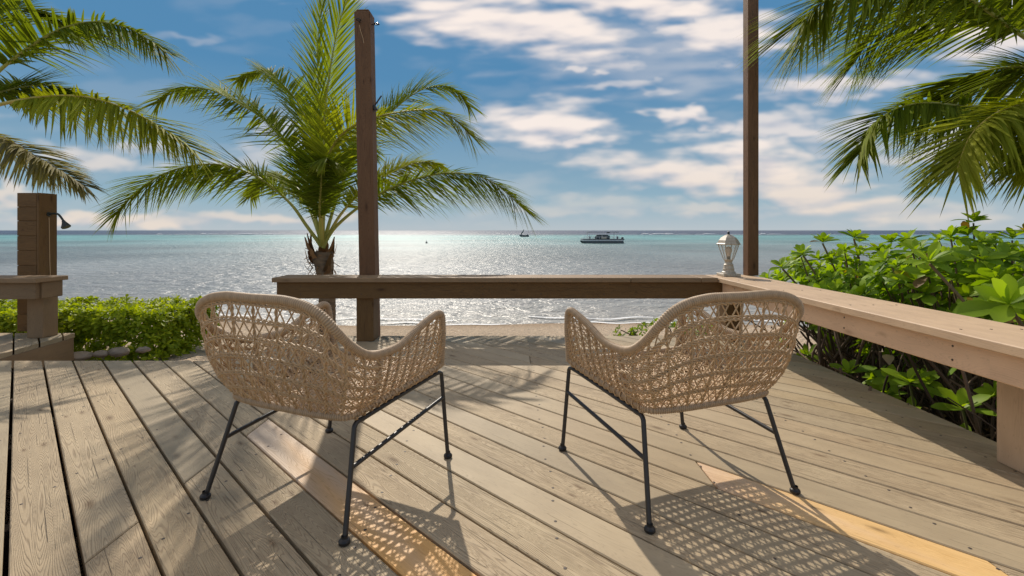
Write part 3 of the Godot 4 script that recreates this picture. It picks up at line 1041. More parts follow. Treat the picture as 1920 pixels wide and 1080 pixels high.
func palm(at: Vector3, crown: Vector3, r0: float, r1: float, fronds: Array, label: String, sd: int) -> void:
	var rg := RandomNumberGenerator.new()
	rg.seed = sd
	var p := thing("palm_tree", at, label, "palm tree", "coconut palms by the beach")
	var b := MB.new()
	var top := crown - at
	var nrings := int(top.length() / 0.018)
	var sides := 18
	var nz := fnl(sd, 3.0, 3)
	for k in nrings + 1:
		var f := k / float(nrings)
		var c := top * f + Vector3(0.05 * sin(f * 3.0), 0, 0)
		var scar := absf(fposmod(f * top.length() / 0.07, 1.0) - 0.5)
		var rr := lerpf(r0, r1, f) * (1.0 + 0.25 * smoothstep(0.78, 0.95, f)) + 0.010 * scar
		for j in sides + 1:
			var a := TAU * j / sides
			var d := Vector3(cos(a), 0, sin(a))
			var g := nz.get_noise_3d(d.x, f * 9.0, d.z)
			var tn := 0.75 + 0.5 * g + 0.35 * scar
			b.col = Color(0.21 * tn, 0.155 * tn, 0.105 * tn)
			b.vert(c + d * (rr + 0.010 * g), (d + Vector3(0, (0.25 - scar) * 1.2, 0)).normalized(), Vector2(a, f))
	for k in nrings:
		for j in sides:
			var a := k * (sides + 1) + j
			b.face(a, a + 1, a + sides + 2)
			b.face(a, a + sides + 2, a + sides + 1)
	obj("trunk", b, M.trunk, p)
	# old leaf bases and fibre sheath round the crown
	var fib := MB.new()
	for k in 34:
		var a := rg.randf() * TAU
		var h := rg.randf_range(-0.34, 0.02)
		var d := Vector3(cos(a), 0, sin(a))
		var s := d.cross(Vector3.UP)
		var w := rg.randf_range(0.02, 0.05)
		var l := rg.randf_range(0.10, 0.28)
		var q := top + Vector3(0, h, 0) + d * (r1 * 1.02)
		var tn := rg.randf_range(0.5, 1.35)
		fib.col = Color(0.22 * tn, 0.12 * tn, 0.055 * tn)
		var down := rg.randf() < 0.35
		var e := q + (Vector3.UP if not down else Vector3.DOWN) * l + d * rg.randf_range(0.01, 0.11) + s * rg.randf_range(-0.05, 0.05)
		var md := q.lerp(e, 0.5) + d * 0.02
		var n1 := (d + Vector3(0, 0.3, 0)).normalized()
		fib.flat([q - s * w, q + s * w, md + s * w * 0.8, md - s * w * 0.8], n1, [Vector2.ZERO, Vector2.ZERO, Vector2.ZERO, Vector2.ZERO])
		fib.flat([md - s * w * 0.8, md + s * w * 0.8, e + s * w * 0.25, e - s * w * 0.25], n1, [Vector2.ZERO, Vector2.ZERO, Vector2.ZERO, Vector2.ZERO])
	for k in 30:
		var a := rg.randf() * TAU
		var d := Vector3(cos(a), 0, sin(a))
		var q := top + Vector3(0, rg.randf_range(-0.3, 0.05), 0) + d * r1 * 1.0
		var tn := rg.randf_range(0.5, 1.4)
		fib.col = Color(0.24 * tn, 0.135 * tn, 0.06 * tn)
		fib.tube(PackedVector3Array([q, q + d * 0.03 + Vector3(0, rg.randf_range(-0.08, 0.08), 0), q + d * rg.randf_range(0.04, 0.09) + Vector3(rg.randf_range(-0.06, 0.06), rg.randf_range(-0.14, 0.05), 0)]), 0.004, 4)
	tag(obj("fibre_sheath", fib, M.trunk, p), "", "", "", "stuff")
	for f in fronds:
		frond(p, at, f, rg)


func make_palms() -> void:
	palm(Vector3(-2.36, -0.65, -6.0), Vector3(-2.41, 0.66, -6.0), 0.095, 0.100, FRONDS_CENTER, "young coconut palm with a short shaggy trunk in the middle, behind the brown post", 5)
	palm(Vector3(-5.9, -0.5, -5.15), Vector3(-5.79, 2.20, -5.0), 0.15, 0.11, FRONDS_LEFT, "coconut palm at the left edge with one dry grey frond hanging down", 6)
	palm(Vector3(4.9, -0.4, -4.1), Vector3(4.69, 2.20, -3.9), 0.15, 0.11, FRONDS_RIGHT, "large coconut palm hanging its long fronds over the green shrubs at the right", 7)


# ---------------------------------------------------------------- leaves
func leaf_mesh(length: float, width: float, curl: float, fold: float) -> ArrayMesh:
	var b := MB.new()
	var seg := 5
	var prev := []
	for j in seg + 1:
		var g := j / float(seg)
		var w := width * 0.5 * (0.10 + 0.90 * pow(sin(PI * pow(g, 1.35) * 0.93 + 0.02), 0.8)) if j < seg else width * 0.10
		if j == 0: w = width * 0.07
		var z := length * (g - 0.12 * curl * g * g)
		var y := -curl * length * 0.33 * g * g
		var n0 := Vector3(0, 1, 0.66 * curl * g).normalized()
		var sh := 0.85 + 0.3 * g
		b.col = Color(sh, sh, sh)
		var ids := [b.vert(Vector3(-w, y + fold * w, z), (n0 + Vector3(fold, 0, 0)).normalized(), Vector2.ZERO), 0, b.vert(Vector3(w, y + fold * w, z), (n0 - Vector3(fold, 0, 0)).normalized(), Vector2.ZERO)]
		b.col = Color(1.25, 1.25, 1.1)
		ids[1] = b.vert(Vector3(0, y, z), n0, Vector2.ZERO)
		if j > 0:
			b.face(prev[0], prev[1], ids[1]); b.face(prev[0], ids[1], ids[0])
			b.face(prev[1], prev[2], ids[2]); b.face(prev[1], ids[2], ids[1])
		prev = ids
	return b.mesh()


# transforms of the leaves of one rosette
func rosette(at: Vector3, axis: Vector3, count: int, size: float, rg: RandomNumberGenerator, out: Array) -> void:
	axis = axis.normalized()
	var s := axis.cross(Vector3(0.3, 0.2, 1.0)).normalized()
	var turn := rg.randf() * TAU
	for k in count:
		var a := turn + k * 2.39996
		var f := k / float(count)
		var open := lerpf(1.45, 0.35, f) + rg.randf_range(-0.12, 0.12)
		var d := s.rotated(axis, a)
		var dir := (axis * cos(open) + d * sin(open)).normalized()
		var up := (axis * sin(open) - d * cos(open)).normalized()
		var x := up.cross(dir).normalized()
		var sc := size * lerpf(1.05, 0.62, f) * rg.randf_range(0.8, 1.15)
		var bs := Basis(x, up, dir)
		bs = Basis(dir, rg.randf_range(-0.25, 0.25)) * bs
		out.append([Transform3D(bs.scaled(Vector3.ONE * sc) if false else Basis(bs.x * sc, bs.y * sc, bs.z * sc), at - axis * size * 0.10 * (1.0 - f)), f])


func scatter(called: String, mesh: Mesh, mat: Material, list: Array, cols: Array, parent: Node) -> void:
	var mm := MultiMesh.new()
	mm.transform_format = MultiMesh.TRANSFORM_3D
	mm.use_colors = true
	mm.mesh = mesh
	mm.instance_count = list.size()
	for k in list.size():
		mm.set_instance_transform(k, list[k])
		mm.set_instance_color(k, cols[k])
	var o := MultiMeshInstance3D.new()
	o.multimesh = mm
	o.material_override = mat
	o.name = called
	parent.add_child(o, true)
	o.set_meta("kind", "stuff")


# one shrub: branches from its foot, rosettes over its rounded mass; the leaves that show largest are parts of their own
func shrub(called: String, label: String, category: String, group: String, foot: Vector3, centre: Vector3, rad: Vector3, count: int, per: int, size: float, singles: int, tone: Color, bright: Color, sd: int, inner := 0.5, extra := []) -> void:
	var rg := RandomNumberGenerator.new()
	rg.seed = sd
	var p := thing(called, foot, label, category, group)
	var all := []
	var br := MB.new()
	for k in count:
		var d := Vector3(rg.randf_range(-1, 1), rg.randf_range(-0.55, 1.0), rg.randf_range(-1, 1)).normalized()
		var r := lerpf(inner, 1.0, pow(rg.randf(), 0.4)) * (1.0 + 0.12 * sin(d.x * 7.0 + sd) * cos(d.z * 6.0))
		var at := centre - foot + d * rad * r
		if at.y < 0.06: continue
		if at.y < 0.62 and singles > 70 and rg.randf() < 0.82: continue
		var axis := (d * Vector3(1, 0.6, 1) + Vector3.UP * 0.75 + Vector3(rg.randf_range(-0.3, 0.3), 0, rg.randf_range(-0.3, 0.3))).normalized()
		rosette(at, axis, per + rg.randi_range(-1, 2), size * rg.randf_range(0.75, 1.15), rg, all)
		if k % 2 == 0:
			var base := Vector3(at.x * 0.25 + rg.randf_range(-0.15, 0.15), 0.0, at.z * 0.25 + rg.randf_range(-0.15, 0.15))
			var tn := rg.randf_range(0.6, 1.25)
			br.col = Color(0.17 * tn, 0.125 * tn, 0.085 * tn)
			br.tube(catmull([base, base.lerp(at, 0.4) + Vector3(rg.randf_range(-0.06, 0.06), -0.05, rg.randf_range(-0.06, 0.06)), base.lerp(at, 0.75), at - axis * 0.02], 3), [0.011, 0.010, 0.0095, 0.009, 0.008, 0.0075, 0.007, 0.006, 0.0055, 0.005], 5)
	for e in extra:
		rosette(e[0] - foot, e[1], e[3], e[2], rg, all)
		br.col = Color(0.2, 0.15, 0.09)
		br.tube(catmull([Vector3(0.0, 0.0, 0.0), (e[0] - foot) * 0.6 + Vector3(0.05, 0, 0), e[0] - foot - e[1] * 0.02], 4), 0.008, 6)
	tag(obj("branches", br, M.twig, p), "", "", "", "stuff")
	var eye := Vector3(0, 0.93, 0) - foot
	var order := []
	for k in all.size():
		var o: Vector3 = all[k][0].origin
		var rel := ((o + foot - centre) / rad)
		order.append([o.distance_to(eye) - 0.5 * rel.length() - 0.25 * rel.y, k])
	order.sort_custom(func(a, b): return a[0] < b[0])
	var variants := [leaf_mesh(1.0, 0.44, 0.5, 0.22), leaf_mesh(1.0, 0.40, 0.9, 0.15), leaf_mesh(1.0, 0.50, 0.25, 0.3)]
	var mats := []
	for q in 5:
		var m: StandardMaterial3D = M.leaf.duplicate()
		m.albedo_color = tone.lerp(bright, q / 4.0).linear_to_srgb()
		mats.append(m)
	for tone2 in [Color(0.45, 0.38, 0.05), Color(0.24, 0.15, 0.07)]:
		var m: StandardMaterial3D = M.leaf.duplicate()
		m.albedo_color = tone2.linear_to_srgb()
		mats.append(m)
	var rest := [[], [], []]
	var rc := [[], [], []]
	for w in order.size():
		var e: Array = all[order[w][1]]
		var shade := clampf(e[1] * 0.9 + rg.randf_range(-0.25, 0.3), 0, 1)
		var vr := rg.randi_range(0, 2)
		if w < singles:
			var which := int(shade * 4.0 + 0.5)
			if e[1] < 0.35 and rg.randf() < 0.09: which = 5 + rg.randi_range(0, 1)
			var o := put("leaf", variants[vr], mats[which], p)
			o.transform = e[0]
		else:
			rest[vr].append(e[0])
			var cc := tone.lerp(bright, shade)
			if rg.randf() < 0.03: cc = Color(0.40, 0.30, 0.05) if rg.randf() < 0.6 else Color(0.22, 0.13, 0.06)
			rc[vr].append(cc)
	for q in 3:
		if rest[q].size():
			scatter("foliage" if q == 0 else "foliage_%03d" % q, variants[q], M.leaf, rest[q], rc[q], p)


func make_hedge() -> void:
	var rg := RandomNumberGenerator.new()
	rg.seed = 77
	var h := thing("hedge", Vector3(-5.24, -0.40, -5.05), "clipped bright green low hedge at the left between the deck and the sea", "hedge")
	var all := []
	var nz := fnl(78, 1.1, 3)
	var mesh := leaf_mesh(1.0, 0.44, 0.5, 0.25)
	for k in 4600:
		var side := rg.randf()
		var x := rg.randf_range(-1.75, 1.77)
		var z := rg.randf_range(-0.45, 0.45)
		var y := rg.randf_range(0.08, 0.5)
		var axis := Vector3.UP
		if side < 0.42: y = 0.50
		elif side < 0.78:
			z = 0.45
			axis = Vector3(0, 0.6, 1)
		elif side < 0.9:
			x = 1.77
			axis = Vector3(1, 0.6, 0)
		var bump := 0.07 * nz.get_noise_3d(x * 1.6, y * 2.0, z * 1.6)
		var at := Vector3(x, y, z) + axis * bump + Vector3(rg.randf_range(-0.04, 0.04), rg.randf_range(-0.05, 0.03), rg.randf_range(-0.04, 0.04))
		if at.z > 0.3 and at.y < 0.28 and rg.randf() < 0.35: continue
		rosette(at, axis + Vector3(rg.randf_range(-0.5, 0.5), 0.45, rg.randf_range(-0.5, 0.5)), 6, rg.randf_range(0.042, 0.085), rg, all)
	var lst := []
	var cols := []
	for e in all:
		lst.append(e[0])
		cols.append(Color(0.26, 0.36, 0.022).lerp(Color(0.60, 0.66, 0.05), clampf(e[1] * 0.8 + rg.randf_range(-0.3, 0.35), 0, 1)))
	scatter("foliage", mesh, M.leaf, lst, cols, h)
	var br := MB.new()
	for k in 120:
		var a := Vector3(rg.randf_range(-1.7, 1.72), 0.0, rg.randf_range(-0.4, 0.44))
		var tn := rg.randf_range(0.5, 1.2)
		br.col = Color(0.15 * tn, 0.10 * tn, 0.07 * tn)
		br.tube(PackedVector3Array([a, a + Vector3(rg.randf_range(-0.1, 0.1), 0.2, rg.randf_range(-0.05, 0.05)), a + Vector3(rg.randf_range(-0.2, 0.2), 0.46, rg.randf_range(-0.1, 0.02))]), 0.008, 5)
	tag(obj("branches", br, M.twig, h), "", "", "", "stuff")
	# flat stones along its foot
	var labels := ["pale flat stone at the hedge foot, nearest the walkway", "small pale stone between two larger ones at the hedge foot", "rounded pale stone at the hedge foot, second from the walkway", "grey stone at the hedge foot farthest from the walkway"]
	var spots := [[-3.98, 0.12, 0.04], [-3.80, 0.07, 0.03], [-3.66, 0.09, 0.042], [-3.46, 0.06, 0.028]]
	for k in 4:
		var q: Array = spots[k]
		var s := MB.new()
		stone(s, q[1], q[2], 40 + k)
		tag(obj("stone", s, M.rock, null, Vector3(q[0], -0.225 + 0.012 * k, -4.36 - 0.03 * k)), labels[k], "stone", "stones along the hedge foot")


func stone(b: MB, r: float, h: float, sd: int) -> void:
	var nz := fnl(sd, 1.4, 3)
	var rows := 9
	var cols := 16
	for y in rows + 1:
		var th := PI * y / rows
		for x in cols + 1:
			var ph := TAU * x / cols
			var d := Vector3(sin(th) * cos(ph), cos(th), sin(th) * sin(ph))
			var g := 1.0 + 0.35 * nz.get_noise_3d(d.x, d.y, d.z)
			var tn := 0.9 + 0.5 * nz.get_noise_3d(d.x * 3, d.y * 3, d.z * 3)
			b.col = Color(0.36 * tn, 0.30 * tn, 0.23 * tn)
			b.vert(Vector3(d.x * r, d.y * h, d.z * r * 0.7) * g, Vector3(d.x / r, d.y / h, d.z / r).normalized(), Vector2.ZERO)
	for y in rows:
		for x in cols:
			var a := y * (cols + 1) + x
			b.face(a, a + 1, a + cols + 2)
			b.face(a, a + cols + 2, a + cols + 1)


func make_shrubs() -> void:
	var g := "glossy green shrubs beside the deck"
	var t := Color(0.17, 0.30, 0.024)
	var u := Color(0.43, 0.60, 0.04)
	shrub("shrub", "glossy green shrub nearest the camera behind the right end of the bench rail", "shrub", g, Vector3(2.85, -0.36, -2.3), Vector3(2.80, 0.20, -2.3), Vector3(0.48, 0.62, 0.5), 90, 9, 0.14, 260, t, u, 201, 0.5, [[Vector3(2.26, 0.60, -2.16), Vector3(-0.5, 0.8, 0.45), 0.19, 12], [Vector3(2.34, 0.76, -2.66), Vector3(-0.35, 0.9, 0.3), 0.15, 11]])
	shrub("shrub", "tall glossy shrub reaching the horizon behind the middle of the side rail", "shrub", g, Vector3(3.1, -0.36, -3.05), Vector3(3.05, 0.25, -3.1), Vector3(0.76, 0.69, 0.6), 215, 9, 0.125, 290, t, u, 202)
	shrub("shrub", "glossy shrub next to the slim post, its left end against the sea", "shrub", g, Vector3(2.95, -0.36, -3.95), Vector3(2.92, 0.18, -3.95), Vector3(0.70, 0.66, 0.5), 220, 9, 0.12, 290, t, u, 203, 0.5, [[Vector3(2.30, 0.62, -4.05), Vector3(-0.5, 0.9, 0.2), 0.13, 11], [Vector3(2.42, 0.74, -3.95), Vector3(-0.3, 1.0, 0.2), 0.13, 11], [Vector3(2.62, 0.84, -4.0), Vector3(0.0, 1.0, 0.2), 0.13, 11], [Vector3(2.85, 0.88, -3.95), Vector3(0.1, 1.0, 0.2), 0.13, 11]])
	shrub("shrub", "green shrub in the second row under the large palm fronds", "shrub", g, Vector3(4.0, -0.36, -3.5), Vector3(3.95, 0.22, -3.55), Vector3(0.8, 0.72, 0.8), 190, 9, 0.125, 160, t, u, 204)
	shrub("shrub", "farthest green shrub on the right, in front of the open sea", "shrub", g, Vector3(4.7, -0.36, -4.7), Vector3(4.6, 0.22, -4.7), Vector3(1.0, 0.72, 0.8), 170, 8, 0.135, 60, t, u, 205)
	shrub("shrub", "low shrub behind the slim post, ending nearest the beach", "shrub", g, Vector3(3.4, -0.36, -4.9), Vector3(3.35, 0.16, -4.85), Vector3(0.85, 0.68, 0.6), 150, 8, 0.13, 80, t, u, 206)
	shrub("beach_plant", "low bright green plant past the deck edge, seen left of the right chair", "plant", "", Vector3(1.6, -0.36, -4.8), Vector3(1.6, -0.30, -4.8), Vector3(0.72, 0.34, 0.36), 150, 8, 0.07, 60, Color(0.12, 0.22, 0.02), Color(0.32, 0.42, 0.04), 207)
	# seedlings under the side rail
	var seeds := [[2.32, -3.2, 0.34, "young plant with wide leaves under the rail, closest to the right chair"], [2.36, -2.78, 0.42, "tall thin seedling under the middle of the side rail"], [2.34, -2.42, 0.40, "seedling with bright upright leaves under the rail before the corner post"], [2.30, -2.14, 0.30, "dark seedling touching the deck edge beside the near rail post"], [2.40, -2.98, 0.26, "small seedling between the two larger ones under the side rail"]]
	for k in seeds.size():
		var s: Array = seeds[k]
		var rg := RandomNumberGenerator.new()
		rg.seed = 300 + k
		var p := thing("seedling", Vector3(s[0], -0.37, s[1]), s[3], "plant", "seedlings under the side rail")
		var st := MB.new()
		st.col = Color(0.16, 0.17, 0.06)
		var tip := Vector3(rg.randf_range(-0.08, 0.0), s[2], rg.randf_range(-0.05, 0.05))
		st.tube(catmull([Vector3.ZERO, tip * 0.5 + Vector3(0.02, 0, 0), tip], 4), 0.006, 6)
		obj("stem", st, M.twig, p)
		var all := []
		rosette(tip, Vector3(-0.25, 1, 0.1), 9, 0.16, rg, all)
		rosette(tip * 0.55, Vector3(-0.5, 0.8, 0.3), 5, 0.12, rg, all)
		var mm := leaf_mesh(1.0, 0.44, 0.5, 0.2)
		for e in all:
			var m: StandardMaterial3D = M.leaf.duplicate()
			m.albedo_color = t.lerp(u, clampf(e[1] + rg.randf_range(-0.2, 0.3), 0, 1)).linear_to_srgb()
			put("leaf", mm, m, p).transform = e[0]
	# bare stems and dead leaves in the dark under the shrubs
	var rg := RandomNumberGenerator.new()
	rg.seed = 401
	var tw := MB.new()
	for k in 170:
		var a := Vector3(rg.randf_range(2.3, 3.3), -0.36, rg.randf_range(-4.2, -1.6))
		var tn := rg.randf_range(0.4, 1.5)
		tw.col = Color(0.17 * tn, 0.12 * tn, 0.085 * tn)
		var e := a + Vector3(rg.randf_range(-0.4, 0.4), rg.randf_range(0.3, 0.75), rg.randf_range(-0.4, 0.4))
		tw.tube(catmull([a, a.lerp(e, 0.5) + Vector3(rg.randf_range(-0.12, 0.12), 0.05, rg.randf_range(-0.12, 0.12)), e], 4), rg.randf_range(0.003, 0.010), 5)
	tag(obj("undergrowth", tw, M.twig), "tangle of bare brown stems in the shade under the shrubs", "undergrowth", "", "stuff")
	var lt := []
	var lc := []
	for k in 420:
		var bs := Basis(Vector3.UP, rg.randf() * TAU) * Basis(Vector3.RIGHT, rg.randf_range(-0.5, 0.5))
		var sc := rg.randf_range(0.07, 0.13)
		lt.append(Transform3D(Basis(bs.x * sc, bs.y * sc, bs.z * sc), Vector3(rg.randf_range(2.16, 3.4), -0.33 + rg.randf() * 0.03, rg.randf_range(-4.3, -1.5))))
		var tn := rg.randf_range(0.4, 1.3)
		lc.append(Color(0.20 * tn, 0.13 * tn, 0.07 * tn))
	var hold := thing("leaf_litter", Vector3.ZERO, "dead brown leaves on the ground under the shrubs", "leaves", "", "stuff")
	scatter("dead_leaves", leaf_mesh(1.0, 0.42, 0.7, 0.3), M.twig, lt, lc, hold)


# ---------------------------------------------------------------- boats
func make_boats() -> void:
	var p := thing("pontoon_boat", Vector3(13.6, SEA, -71.6), "dark pontoon boat with a flat canopy moored on the turquoise water", "boat")
	var b := MB.new()
	for z in [-0.95, 0.95]:
		b.tube(PackedVector3Array([Vector3(-3.2, 0.34, z), Vector3(-2.9, 0.2, z), Vector3(-2.4, 0.13, z), Vector3(2.9, 0.13, z), Vector3(3.0, 0.16, z)]), [0.05, 0.2, 0.27, 0.27, 0.2], 12)
	obj("pontoon", b, M.boat_dark, p)
	b = MB.new()
	b.box(Vector3(0, 0.46, 0), Vector3(6.1, 0.16, 2.3), 0.03)
	obj("platform", b, M.boat_grey, p)
	b = MB.new()
	b.box(Vector3(0, 0.60, 0), Vector3(6.2, 0.12, 2.36), 0.02)
	obj("gunwale", b, M.boat_dark, p)
	b = MB.new()
	for z in [-1.1, 1.1]:
		for y in [0.95]:
			b.tube(PackedVector3Array([Vector3(-2.6, y, z), Vector3(2.4, y, z)]), 0.025, 6)
		for k in 11:
			b.tube(PackedVector3Array([Vector3(-2.6 + k * 0.5, 0.6, z), Vector3(-2.6 + k * 0.5, 0.95, z)]), 0.02, 5)
	obj("railing", b, M.boat_grey, p)
	b = MB.new()
	b.box(Vector3(0, 1.68, 0), Vector3(4.7, 0.07, 2.3), 0.03)
	b.box(Vector3(0.9, 1.60, 0), Vector3(0.4, 0.14, 0.6), 0.03)
	obj("canopy", b, M.boat_dark, p)
	for q in [Vector3(-2.1, 1.15, -1.0), Vector3(-2.1, 1.15, 1.0), Vector3(-0.2, 1.15, 1.0), Vector3(2.0, 1.15, 1.0), Vector3(2.0, 1.15, -1.0)]:
		b = MB.new()
		b.tube(PackedVector3Array([q - Vector3(0, 0.5, 0), q + Vector3(0, 0.5, 0)]), 0.03, 6)
		obj("canopy_pole", b, M.boat_grey, p)
	b = MB.new()
	b.box(Vector3(-0.05, 0.95, 0.2), Vector3(1.7, 0.62, 1.0), 0.06)
	b.box(Vector3(0.1, 1.22, 0.1), Vector3(1.2, 0.10, 0.8), 0.03)
	b.box(Vector3(0.95, 0.9, 0.3), Vector3(0.25, 0.5, 0.4), 0.04)
	obj("console", b, M.boat_dark, p)
	b = MB.new()
	b.box(Vector3(0.05, 0.80, 1.12), Vector3(0.75, 0.24, 0.06), 0.02)
	obj("pale_cushion", b, M.white, p)
	for x in [-1.9, -1.0, 2.3]:
		b = MB.new()
		b.box(Vector3(x, 0.86, 0), Vector3(0.22, 0.36, 0.5), 0.05)
		obj("seat", b, M.boat_dark, p)
	b = MB.new()
	b.box(Vector3(3.05, 0.72, 0), Vector3(0.34, 0.42, 0.4), 0.09)
	b.box(Vector3(3.12, 0.28, 0), Vector3(0.16, 0.6, 0.2), 0.04, Basis(Vector3.BACK, 0.2))
	obj("outboard_motor", b, M.boat_dark, p)
	var s := thing("dinghy", Vector3(3.7, SEA, -143.0), "small dark dinghy with a raised bow pole near the horizon", "boat")
	b = MB.new()
	b.tube(catmull([Vector3(-1.5, 0.55, 0), Vector3(-0.9, 0.3, 0), Vector3(0.3, 0.22, 0), Vector3(1.4, 0.3, 0)], 4), [0.03, 0.14, 0.22, 0.3, 0.33, 0.36, 0.38, 0.38, 0.38, 0.38, 0.37, 0.36, 0.3], 10)
	obj("hull", b, M.boat_dark, s)
	b = MB.new()
	b.tube(PackedVector3Array([Vector3(-1.1, 0.4, 0), Vector3(-0.75, 1.1, 0), Vector3(-0.2, 1.9, 0), Vector3(-0.1, 2.3, 0)]), [0.12, 0.2, 0.12, 0.04], 8)
	obj("bow_pole", b, M.boat_dark, s)
	b = MB.new()
	b.box(Vector3(0.9, 0.62, 0), Vector3(0.5, 0.2, 0.6), 0.06)
	obj("seat", b, M.boat_dark, s)
	var y := thing("buoy", Vector3(-12.8, SEA, -71.0), "tiny dark buoy floating left of the boats", "buoy")
	b = MB.new()
	b.lathe(Vector3.ZERO, [Vector2(0.0, -0.1), Vector2(0.14, -0.02), Vector2(0.16, 0.1), Vector2(0.10, 0.22), Vector2(0.02, 0.3), Vector2(0.015, 0.5), Vector2(0.0, 0.51)], 12)
	obj("float", b, M.boat_dark, y)


# ---------------------------------------------------------------- lamp
func make_lamp() -> void:
	var l := thing("garden_lantern", Vector3(1.852, 0.5405, -4.06), "white lantern with a domed roof standing on the corner of the bench rail", "lantern")
	var b := MB.new()
	b.box(Vector3(0, 0.013, 0), Vector3(0.155, 0.026, 0.155), 0.004)
	obj("base_plate", b, M.white, l)
	b = MB.new()
	b.lathe(Vector3.ZERO, [Vector2(0.062, 0.026), Vector2(0.060, 0.036), Vector2(0.050, 0.044), Vector2(0.046, 0.060), Vector2(0.050, 0.064), Vector2(0.045, 0.072), Vector2(0.040, 0.098), Vector2(0.043, 0.104), Vector2(0.034, 0.112), Vector2(0.030, 0.128), Vector2(0.037, 0.142), Vector2(0.040, 0.150), Vector2(0.0, 0.151)], 20)
	obj("stem", b, M.white, l)
	b = MB.new()
	b.lathe(Vector3.ZERO, [Vector2(0.042, 0.150), Vector2(0.088, 0.283)], 6, true, 0.2)
	obj("glass_panes", b, M.glass, l)
	for k in 6:
		var a := TAU * k / 6.0 + 0.2
		b = MB.new()
		b.tube(PackedVector3Array([Vector3(cos(a) * 0.042, 0.149, sin(a) * 0.042), Vector3(cos(a) * 0.089, 0.284, sin(a) * 0.089)]), 0.0035, 6)
		obj("frame_bar", b, M.white, l)
	b = MB.new()
	b.lathe(Vector3.ZERO, [Vector2(0.090, 0.283), Vector2(0.104, 0.286), Vector2(0.104, 0.292), Vector2(0.096, 0.300), Vector2(0.084, 0.325), Vector2(0.064, 0.350), Vector2(0.036, 0.368), Vector2(0.014, 0.378)], 6, true, 0.2)
	obj("roof", b, M.white, l)
	b = MB.new()
	b.lathe(Vector3.ZERO, [Vector2(0.012, 0.376), Vector2(0.009, 0.386), Vector2(0.012, 0.392), Vector2(0.008, 0.402), Vector2(0.0, 0.410)], 10)
	obj("finial", b, M.bronze, l)
	b = MB.new()
	b.lathe(Vector3.ZERO, [Vector2(0.016, 0.150), Vector2(0.017, 0.175), Vector2(0.014, 0.180)], 12)
	obj("socket", b, M.joist, l)
	b = MB.new()
	l.scale = Vector3.ONE * 0.94
	b.lathe(Vector3.ZERO, [Vector2(0.013, 0.180), Vector2(0.020, 0.2), Vector2(0.029, 0.225), Vector2(0.030, 0.245), Vector2(0.022, 0.262), Vector2(0.0, 0.270)], 14)
	obj("bulb", b, M.bulb, l)


# ---------------------------------------------------------------- chairs
func wrap_tube(b: MB, path: PackedVector3Array, r: float, cord := 0.0078, sides := 9) -> void:
	var length := 0.0
	for k in range(1, path.size()): length += path[k].distance_to(path[k - 1])
	var rings := int(length / cord * 4.0)
	var p := resample(path, rings + 1)
	var first := b.v.size()
	var t0 := (p[1] - p[0]).normalized()
	var nx := (Vector3.UP - t0 * t0.y).normalized() if absf(t0.y) < 0.9 else (Vector3.RIGHT - t0 * t0.x).normalized()
	for k in rings + 1:
		var tg := (p[mini(k + 1, rings)] - p[maxi(k - 1, 0)]).normalized()
		nx = (nx - tg * nx.dot(tg)).normalized()
		var ny := tg.cross(nx)
		var ph := k * PI / 2.0
		var tn: float = 0.78 + 0.18 * cos(ph) + 0.07 * sin(k * 0.37) * sin(k * 0.053)
		b.col = Color(tn, tn, tn)
		for j in sides:
			var a := TAU * j / sides
			var d := nx * cos(a) + ny * sin(a)
			b.vert(p[k] + d * (r + 0.0014 * cos(ph)), (d + tg * sin(ph) * 0.75).normalized(), Vector2.ZERO)
	for k in rings:
		for j in sides:
			var a := first + k * sides + j
			var c := first + k * sides + (j + 1) % sides
			b.face(a, c, c + sides)
			b.face(a, c + sides, a + sides)


class Shell:
	var lo: PackedVector3Array
	var hi: PackedVector3Array
	var bulge := 0.0
	var sag := 0.0
	func at(f: float, t: float) -> Vector3:
		var m := lo.size() - 1
		var x := clampf(f, 0, 1) * m
		var k := mini(int(x), m - 1)
		var p := lo[k].lerp(lo[k + 1], x - k).lerp(hi[k].lerp(hi[k + 1], x - k), t)
		if bulge != 0.0:
			var o := Vector3(p.x, 0, p.z - 0.02).normalized()
			p += (o + Vector3(0, -0.35, 0)) * bulge * sin(PI * clampf(t, 0, 1))
		if sag != 0.0:
			p.y -= sag * sin(PI * clampf(t, 0, 1)) * sin(PI * clampf(f, 0, 1))
		return p


func strand(b: MB, s: Shell, f0: float, t0: float, f1: float, t1: float, r: float, rg: RandomNumberGenerator, seg := 3, lift := 0.002) -> void:
	var path := PackedVector3Array()
	var o := Vector3(rg.randf_range(-1, 1), rg.randf_range(-1, 1), rg.randf_range(-1, 1)) * lift
	for k in seg + 1:
		var g := k / float(seg)
		path.append(s.at(lerpf(f0, f1, g), lerpf(t0, t1, g)) + o * sin(PI * g))
	var tn := rg.randf_range(0.72, 1.22)
	b.col = Color(tn, tn * rg.randf_range(0.96, 1.02), tn * rg.randf_range(0.9, 1.05))
	b.tube(path, r, 5, false)


